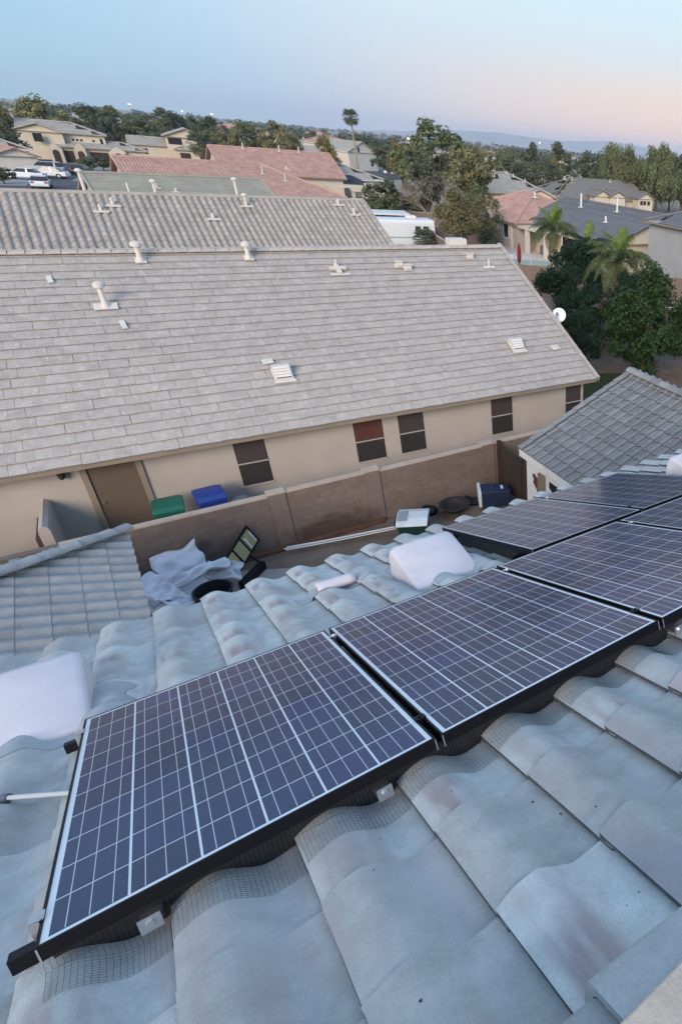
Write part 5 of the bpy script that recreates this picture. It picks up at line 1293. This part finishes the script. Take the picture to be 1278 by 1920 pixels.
MB().box(-2.2, 2.2, .3, 2.5, 0, 2.5).build('porch_wall', STUC2, t); MB().lathe([(.1, 2.0), (.2, 2.1), (.2, 2.35), (.1, 2.45)], 10, Matrix.Translation((0, .1, 0))).build('lantern', LAMPW, t)

# ------------------------------------------------------------------ trees
def crown_mesh(name, seed, n, leaf, mat, clumps=34, shape='round', clump_r=0.26):
    r = random.Random(seed); vs = []; fs = []; cs = []
    for _ in range(clumps):
        while True:
            p = Vector((r.uniform(-1, 1), r.uniform(-1, 1), r.uniform(-1, 1)))
            if 0.28 < p.length < 1: break
        p *= .86
        if shape == 'dome' and p.z < -.45: p.z *= .5
        if shape == 'tall': w = 1 - .45 * max(0, p.z); p.x *= w; p.y *= w
        if shape == 'pear': w = .75 + .35 * -p.z; p.x *= w; p.y *= w
        cs.append((p, clump_r * r.uniform(.6, 1.3), r.uniform(.6, 1.15)))
    for i in range(n):
        c, cr, br = cs[r.randrange(clumps)]
        d = Vector((r.gauss(0, 1), r.gauss(0, 1), r.gauss(0, 1))).normalized()
        p = c + d * cr * (r.random() ** .45)
        if shape == 'willow': p.z -= abs(r.gauss(0, .16))
        nn = (d * .8 + p.normalized() * .5 + Vector((r.gauss(0, .6), r.gauss(0, .6), r.gauss(0, .6) + .25))).normalized()
        t = nn.cross(Vector((r.gauss(0, 1), r.gauss(0, 1), r.gauss(0, 1)))).normalized(); b = nn.cross(t)
        s = leaf * r.uniform(.55, 1.35); k = len(vs)
        if shape == 'willow': t = (t * .35 + Vector((0, 0, -1))).normalized(); b = nn.cross(t).normalized(); vs += [tuple(p), tuple(p + t * s * 1.2 + b * s * .5), tuple(p + t * s * 2.4), tuple(p + t * s * 1.2 - b * s * .5)]
        else: vs += [tuple(p - t * s), tuple(p - b * s * .62 + nn * s * .15), tuple(p + t * s), tuple(p + b * s * .62 + nn * s * .15)]
        fs.append((k, k + 1, k + 2, k + 3))
    me = bpy.data.meshes.new(name); me.from_pydata(vs, [], fs); me.materials.append(mat); me.update(); return me, cs
def trunk_mb(h, w, r0, cs, seed, up=0.42):
    """tapered trunk and limbs reaching to some clump centres (crown centred at h*?)"""
    r = random.Random(seed); m = MB()
    fork = h * up; m.tube([(0, 0, -.1), (r.uniform(-.1, .1), r.uniform(-.1, .1), fork * .5), (r.uniform(-.15, .15), r.uniform(-.15, .15), fork)], [r0 * 1.25, r0, r0 * .8], 8, cap=False)
    return m, fork
FARN, MIDN, NEARN = 1500, 4200, 15000
CROWNS = {}
def crown_for(key, seed):
    k = (key, seed)
    if k not in CROWNS:
        mat, n, leaf, shape, clumps, cr = key
        CROWNS[k] = crown_mesh('crown', seed * 7 + 3, n, leaf, mat, clumps, shape, cr)
    return CROWNS[k]
def tree(name, label, x, y, h, w, mat, level='far', shape='round', seed=0, low=0.18, group=None, cat='tree', z=GZ, trunk=TRUNK, sy=1.0):
    t = thing(name, label, cat, (x, y, z), group=group)
    n, leaf, clumps, cr = {'far': (FARN, .105, 26, .30), 'mid': (MIDN, .058, 46, .22), 'near': (NEARN, .034, 70, .20)}[level]
    me, cs = crown_for((mat, n, leaf, shape, clumps, cr), seed % 3)
    c = bpy.data.objects.new('crown', me); link(c, t)
    ch = h * (1 - low); c.location = (0, 0, h - ch / 2 * 1.02); c.scale = (w / 2 / .98, w / 2 / .98 * sy, ch / 2 / .98); c.rotation_euler = (0, 0, seed * 1.13)
    r = random.Random(seed); r0 = max(.10, h * .022)
    m = MB(); fork = h * max(.2, low * .9)
    m.tube([(0, 0, -.1), (r.uniform(-.1, .1), r.uniform(-.1, .1), fork * .5), (0, 0, fork)], [r0 * 1.3, r0, r0 * .85], 8, cap=False)
    ca, sa = math.cos(seed * 1.13), math.sin(seed * 1.13)
    for p, cr_, b in cs[:7]:
        q = Vector(((p.x * ca - p.y * sa) * w / 2, (p.x * sa + p.y * ca) * w / 2 * sy, h - ch / 2 + p.z * ch / 2))
        mid_ = Vector((q.x * .45, q.y * .45, fork + (q.z - fork) * .55))
        m.tube([(0, 0, fork * .96), mid_, q], [r0 * .6, r0 * .38, r0 * .12], 6, cap=False)
    m.build('trunk', trunk, t, smooth=60, fix=False)
    return t
LD, LM, LO, LY, LG = LEAF_D, LEAF_M, LEAF_O, LEAF_Y, LEAF_G
BR = 'trees behind the houses'
T = [
 ('yellowish olive tree behind the big cream house at far left', 4.0, 202, 11.2, 9.5, LO, 'mid', 'round', 1),
 ('olive tree at the left edge of the photo near the horizon', -2.2, 177, 9.2, 5.0, LO, 'mid', 'round', 2),
 ('grey-green tree at the left edge below the olive one', -2.4, 160, 7.2, 6.0, LG, 'mid', 'round', 3),
 ('dark green tree right behind the cream house roof', 12.7, 231, 10.4, 10.5, LD, 'mid', 'round', 4),
 ('dark green tree second behind the cream house, to the right', 18.8, 231, 10.3, 9.6, LM, 'mid', 'round', 5),
 ('grey-green tree behind the right end of the cream house', 14.5, 212, 8.8, 8, LG, 'mid', 'round', 6),
 ('round dark green tree left of the two-storey house with palm', 22.0, 211, 9.2, 9.5, LD, 'mid', 'dome', 7),
 ('tall dark tree behind the round one, left of the palm house', 29.6, 238, 11.0, 10.5, LD, 'mid', 'round', 8),
 ('dark tree peeking over the left slope of the palm house', 35.7, 242, 11.0, 10, LD, 'mid', 'round', 9),
 ('olive green tree low behind the round dark tree', 26.5, 226, 8.2, 9, LO, 'mid', 'round', 10),
 ('dark tree just right of the palm house roof', 39.2, 226, 10.0, 9.6, LD, 'mid', 'round', 11),
 ('olive tree right of the palm house gable', 37.8, 200, 8.6, 8.5, LO, 'mid', 'round', 12),
 ('wide green tree above the red ridge', 44.0, 209, 9.9, 10.5, LM, 'mid', 'dome', 13),
 ('tall olive tree above the right end of the far red roof', 48.0, 198, 10.4, 8.5, LO, 'mid', 'round', 14),
 ('yellow olive tree at the end of the row over the red roof', 46.2, 178, 9.0, 6.2, LO, 'mid', 'round', 15),
 ('narrow yellow-green tree right of the red roofs', 42.9, 141, 9.0, 5.2, LY, 'mid', 'tall', 16),
 ('dark bushy tree right of the tall palm', 66.0, 172, 7.4, 8.5, LD, 'mid', 'round', 17),
 ('dark bushy tree behind the pale gable house', 82, 232, 9.0, 11, LD, 'mid', 'round', 18),
 ('yellow-green tree left of the big eucalyptus', 55.6, 137, 9.0, 6.2, LY, 'mid', 'round', 19),
 ('biggest green eucalyptus in the centre, rising over the horizon', 45.4, 98, 12.3, 12.5, LM, 'mid', 'round', 20),
 ('olive tree leaning on the right of the eucalyptus', 46.0, 88, 10.0, 7.6, LO, 'mid', 'dome', 21),
 ('grey-green tree before the eucalyptus, above the bare one', 35.6, 79, 8.5, 5.4, LG, 'mid', 'round', 22),
 ('low dark green tree left of the bare brown tree', 31.0, 80, 5.2, 6.6, LD, 'mid', 'round', 23),
 ('bright green shrub below the pinkish roof near the yard wall', 29.4, 78, 4.0, 4.6, LM, 'mid', 'round', 24),
 ('leafy green tree in front of the red hip roof', 28.6, 55, 6.3, 5.6, LO, 'near', 'dome', 25),
 ('dark green tree behind the leafy one, touching the red roof', 33.8, 61.5, 6.2, 4.4, LM, 'mid', 'round', 26),
 ('olive tree behind the grey hip roof, left of the row', 79.6, 148, 9.0, 8.0, LO, 'mid', 'round', 27),
 ('green tree second in the row behind the grey hip roof', 82.5, 141, 9.4, 7.5, LM, 'mid', 'round', 28),
 ('dark tree third in the row, rising toward the mountains', 97.3, 155, 11.0, 7.6, LD, 'mid', 'tall', 29),
 ('pale green round tree just above the grey hip roof', 73.5, 122, 7.6, 8.0, LG, 'mid', 'dome', 30),
 ('grey-green tree between the grey and charcoal roofs', 77.5, 118, 8.0, 8.0, LG, 'mid', 'round', 31),
 ('dark tree behind the charcoal roof, left one', 100.6, 147, 11.6, 9.5, LD, 'mid', 'tall', 32),
 ('dark tree behind the charcoal roof, right one', 103.8, 138, 10.9, 9.8, LD, 'mid', 'round', 33),
 ('yellowish slim tree in front of the dark row', 85.5, 126, 8.6, 3.6, LY, 'mid', 'tall', 34),
 ('dark tree in the gap left of the tall willow', 96.0, 122, 9.6, 8.0, LD, 'mid', 'round', 35),
 ('tall willowy tree at right, left of the pair', 88.0, 105.5, 13.4, 10.5, LM, 'near', 'willow', 36),
 ('tall willowy tree at right, right of the pair', 92.2, 99.5, 13.2, 11.5, LM, 'near', 'willow', 37),
 ('dark tree at the right edge beside the willows', 98.0, 98.0, 11.2, 8.5, LD, 'mid', 'round', 38),
 ('dark tree filling the right edge behind the charcoal house', 102.0, 106.0, 9.0, 9.0, LD, 'mid', 'round', 39),
]
for lab, x, y, h, w, mat, lev, shp, sd in T:
    tree('tree', lab, x, y, h, w, mat, lev, shp, sd, group=BR)
# near trees at the right
tree('tree', 'big bushy green tree behind the wing roof at right', 20.9, 19.9, 5.7, 5.6, LEAF_N, 'near', 'pear', 41, low=.06)
tree('tree', 'green tree cut by the right edge beside the big bushy one', 24.2, 19.0, 5.5, 4.4, LEAF_N, 'near', 'pear', 42, low=.08)
tree('tree', 'dense dark tree below the queen palms', 24.2, 31.0, 5.2, 5.2, LEAF_ND, 'near', 'round', 43, low=.12)
tree('tree', 'dark shrubby tree beside the satellite dish', 18.5, 22.3, 3.2, 3.2, LEAF_ND, 'near', 'round', 44, low=.10)
tree('tree', 'dark green tree between the big bushy one and the palms', 23.6, 24.2, 4.4, 4.2, LEAF_ND, 'near', 'round', 46, low=.08)
tree('tree', 'second dark shrub behind the one at the dish', 21.2, 26.0, 3.8, 3.6, LEAF_ND, 'near', 'round', 45, low=.1)
for i, (x, y, s, l) in enumerate(((-3.5, 122, 2.0, 'low dark hedge left of the parked white cars'), (-0.6, 150, 2.6, 'grey-green shrub behind the parked cars'), (6.8, 152, 2.2, 'green shrub right of the dark car'), (9.2, 156, 2.2, 'green shrub before the arched entry'), (13.2, 163, 2.4, 'dark shrub in the porch of the cream house'), (38.5, 90, 2.2, 'dark shrub beside the lower cream shade roof'), (40.5, 133, 2.6, 'dark bush left of the blue gazebo'), (28.9, 65.8, 2.0, 'small palm-like shrub before the white trailer'), (34.0, 60.2, 1.8, 'dark shrub at the brown wall before the red house'))):
    tree('shrub', l, x, y, s, s * 1.5, [LD, LG, LM][i % 3], 'far', 'dome', i, low=.02, cat='shrub')

# bare brown tree
def bare_tree(label, x, y, h, w):
    t = thing('bare_tree', label, 'tree', (x, y, GZ)); r = random.Random(8); m = MB(); tips = []
    def grow(p, d, ln, rad, lev):
        q = p + d * ln; m.tube([p, p + d * ln * .5 + Vector((r.gauss(0, .04), r.gauss(0, .04), 0)) * ln, q], [rad, rad * .8, rad * .62], 6 if lev < 3 else 3, cap=False)
        if lev == 6: tips.append(q); return
        for _ in range(3 if lev < 4 else 2):
            e = (d + Vector((r.gauss(0, .5), r.gauss(0, .5), r.gauss(.10, .30)))).normalized(); grow(q, e, ln * r.uniform(.62, .86), rad * .58, lev + 1)
    grow(Vector((0, 0, -.1)), Vector((.02, 0, 1)), h * .24, .15, 0); m.build('trunk', pmat('pale_bark', (.27, .21, .17), .95, var=.2), t, fix=False)
    vs, fs = [], []
    for p in tips:
        for _ in range(6):
            c = p + Vector((r.gauss(0, .16), r.gauss(0, .16), r.gauss(0, .16))); a = Vector((r.gauss(0, 1), r.gauss(0, 1), r.gauss(0, 1))).normalized() * .075; b = a.orthogonal().normalized() * .03
            k = len(vs); vs += [tuple(c - a), tuple(c + b), tuple(c + a), tuple(c - b)]; fs.append((k, k + 1, k + 2, k + 3))
    me = bpy.data.meshes.new('crown'); me.from_pydata(vs, [], fs); me.materials.append(LEAF_B); o = bpy.data.objects.new('crown', me); link(o, t)
bare_tree('bare brown twiggy tree with pale trunk in the middle distance', 31.2, 67.5, 7.9, 5.5)

# palms
def frond_mesh(seed, mat, L_=2.3, droop=1.0, n=64):
    r = random.Random(seed); vs, fs = [], []; m = MB(); pts = []
    for i in range(9):
        s = i / 8; pts.append(Vector((L_ * (s - .16 * droop * s * s), 0, L_ * (.42 * s - .78 * droop * s ** 2.2))))
    m.tube(pts, [.03 * (1 - .8 * i / 8) for i in range(9)], 4, cap=False)
    for i in range(n):
        s = .12 + .88 * i / n; k = s * 8; a = int(min(7, k)); p = pts[a].lerp(pts[a + 1], k - a); tn = (pts[a + 1] - pts[a]).normalized()
        for sd in (-1, 1):
            ln = .62 * math.sin(math.pi * min(1, s * .86 + .12)) * r.uniform(.8, 1.15)
            d = (tn * .5 + Vector((0, sd * 1.0, 0)) + Vector((0, 0, r.uniform(-.05, .35)))).normalized()
            e = p + d * ln * .55; f = e + (d * .4 + Vector((0, 0, -.9))).normalized() * ln * .5
            wv = tn * .014; k2 = len(m.v); m.v += [tuple(p - wv), tuple(p + wv), tuple(e + wv), tuple(e - wv), tuple(f)]; m.f += [(k2, k2 + 1, k2 + 2, k2 + 3), (k2 + 3, k2 + 2, k2 + 4)]
    return m.mesh('frond', mat, fix=False)
FR = [frond_mesh(i, LEAF_P, 2.2, d) for i, d in enumerate((.8, 1.0, 1.2))]; FRY = [frond_mesh(9, LEAF_PY, 1.9, .35), frond_mesh(10, LEAF_PY, 2.1, .6)]; FRD = [frond_mesh(i + 20, LEAF_ND, 2.2, d) for i, d in enumerate((.8, 1.0, 1.2))]
DEADF = frond_mesh(30, pmat('dead_frond', (.28, .22, .13), .9, var=.2, island=.3), 1.7, 1.6)
def queen_palm(label, x, y, h, spear, fr=FR, seed=0, sc=1.0, nf=15, lean=(0, 0)):
    t = thing('queen_palm', label, 'palm', (x, y, GZ)); r = random.Random(seed)
    top = Vector((lean[0], lean[1], h)); m = MB()
    n = 14; m.tube([Vector((lean[0] * (i / n) ** 1.5, lean[1] * (i / n) ** 1.5, h * i / n - .05)) for i in range(n + 1)], [.15 + .05 * (1 - i / n) + (.018 if i % 2 else 0) + (.05 if i > n - 3 else 0) for i in range(n + 1)], 10); m.build('trunk', TRUNKP, t, smooth=50)
    for k in range(nf):
        o = place('frond', fr[k % 3], t, Matrix.Translation(WM[t] @ top) @ Matrix.Rotation(k * 2.399 + seed, 4, 'Z') @ Matrix.Rotation(R(-32 + 52 * k / nf + r.uniform(-6, 6)), 4, 'Y') @ Matrix.Scale(sc * r.uniform(.85, 1.1), 4))
    for k in range(spear):
        place('new_frond', FRY[k % 2], t, Matrix.Translation(WM[t] @ top) @ Matrix.Rotation(k * 2.1 + .6, 4, 'Z') @ Matrix.Rotation(R(-62 + 7 * k), 4, 'Y') @ Matrix.Scale(sc * .9, 4))
    for k in range(3): place('dead_frond', DEADF, t, Matrix.Translation(WM[t] @ (top - Vector((0, 0, .25)))) @ Matrix.Rotation(k * 2.0 + 1, 4, 'Z') @ Matrix.Rotation(R(35), 4, 'Y') @ Matrix.Scale(sc * .8, 4))
queen_palm('queen palm with bright yellow-green new fronds before the patio', 28.1, 39.2, 4.7, 4, seed=1, sc=1.12, nf=18)
queen_palm('queen palm with pale ringed trunk and drooping crown at right', 24.7, 26.9, 4.55, 3, seed=2, sc=1.18, nf=20)
queen_palm('darker queen palm between the two brighter ones', 26.8, 33.0, 4.3, 1, fr=FRD, seed=3, sc=1.1, nf=17)
def fan_palm(label, x, y, h, rad, mat, seed):
    t = thing('fan_palm', label, 'palm', (x, y, GZ)); r = random.Random(seed)
    MB().tube([(0, 0, -.1), (.1, 0, h * .5), (0, 0, h)], [.28, .2, .18], 8).build('trunk', TRUNKP, t, smooth=60)
    bl = MB(); L_ = rad
    bl.tube([(0, 0, 0), (L_ * .5, 0, .06)], .025, 3, cap=False)
    for k in range(11):
        a = (k - 5) * .24; d = Vector((math.cos(a), math.sin(a), 0)); p0 = Vector((L_ * .45, 0, .05)); p1 = p0 + d * L_ * .42; p2 = p1 + d * L_ * .22 + Vector((0, 0, -L_ * .16)); nrm = Vector((-d.y, d.x, 0)) * L_ * .045
        i = len(bl.v); bl.v += [tuple(p0), tuple(p1 - nrm), tuple(p2), tuple(p1 + nrm)]; bl.f.append((i, i + 1, i + 2, i + 3))
    me = bl.mesh('fan_leaf', mat, fix=False)
    for k in range(34): place('fan_leaf', me, t, Matrix.Translation((x, y, GZ + h)) @ Matrix.Rotation(k * 2.399, 4, 'Z') @ Matrix.Rotation(R(-70 + 130 * k / 34), 4, 'Y'))
    m = MB(); m.lathe([(.3, h - 1.6), (.55, h - 1.0), (.4, h - .2)], 9); m.v = [(a * r.uniform(.7, 1.3), b * r.uniform(.7, 1.3), c) for a, b, c in m.v]; m.build('dead_skirt', MATS['dead_frond'], t)
fan_palm('tall thin fan palm standing above the horizon in the centre', 61.0, 179, 12.6, 2.1, LEAF_D, 1)
fan_palm('bushy fan palm in front of the two-storey cream house', 28.0, 176, 4.6, 2.9, LEAF_D, 2)
fan_palm('low fan palm beside the white trailer', 26.6, 59.2, 1.2, 1.3, LEAF_G, 3)

# distant tree cover: one mass that runs to the horizon
def far_cover():
    r = random.Random(17); vs, fs = [], []
    def blob(x, y, s, hh, n):
        for _ in range(n):
            d = Vector((r.gauss(0, 1), r.gauss(0, 1), r.gauss(0, 1))).normalized() * (r.random() ** .4)
            p = Vector((x + d.x * s, y + d.y * s, GZ + hh * (.5 + .5 * d.z))); a = Vector((r.gauss(0, 1), r.gauss(0, 1), r.gauss(0, 1))).normalized() * s * .34; b = a.orthogonal().normalized() * s * .26
            k = len(vs); vs.extend([tuple(p - a), tuple(p + b), tuple(p + a), tuple(p - b)]); fs.append((k, k + 1, k + 2, k + 3))
    for _ in range(1300):
        ang = r.uniform(-6, 62); dist = 240 * (14 ** (r.random() ** 1.0)); 
        x = CAM.x + dist * math.sin(R(ang)); y = CAM.y + dist * math.cos(R(ang))
        s = r.uniform(2.2, 5) * (1 + dist / 3500); blob(x, y, s, s * r.uniform(1.0, 1.6), 40 if dist < 700 else 18)
    me = bpy.data.meshes.new('far_woods'); me.from_pydata(vs, [], fs); me.materials.append(leafm('leaves_far', (0.10, 0.115, 0.07))); o = bpy.data.objects.new('far_woods', me); col.objects.link(o)
    tag(o, 'distant tree cover spreading to the horizon behind the suburb', 'trees', kind='stuff')
far_cover()

# ------------------------------------------------------------------ haze
hz = MB().box(-2510, 9510, -710, 8410, GZ - 1.2, 150).build('haze', DECK); hz.data.materials.clear()
hm = bpy.data.materials.new('haze_air'); hm.use_nodes = True; hm.cycles.homogeneous_volume = True; ht = hm.node_tree; ht.nodes.clear()
ho = ht.nodes.new('ShaderNodeOutputMaterial'); hv = ht.nodes.new('ShaderNodeVolumePrincipled'); hv.inputs['Color'].default_value = (0.72, 0.85, 1.0, 1); hv.inputs['Density'].default_value = 0.00014; hv.inputs['Anisotropy'].default_value = 0.0
ht.links.new(hv.outputs[0], ho.inputs['Volume']); hz.data.materials.append(hm); hz['kind'] = 'stuff'
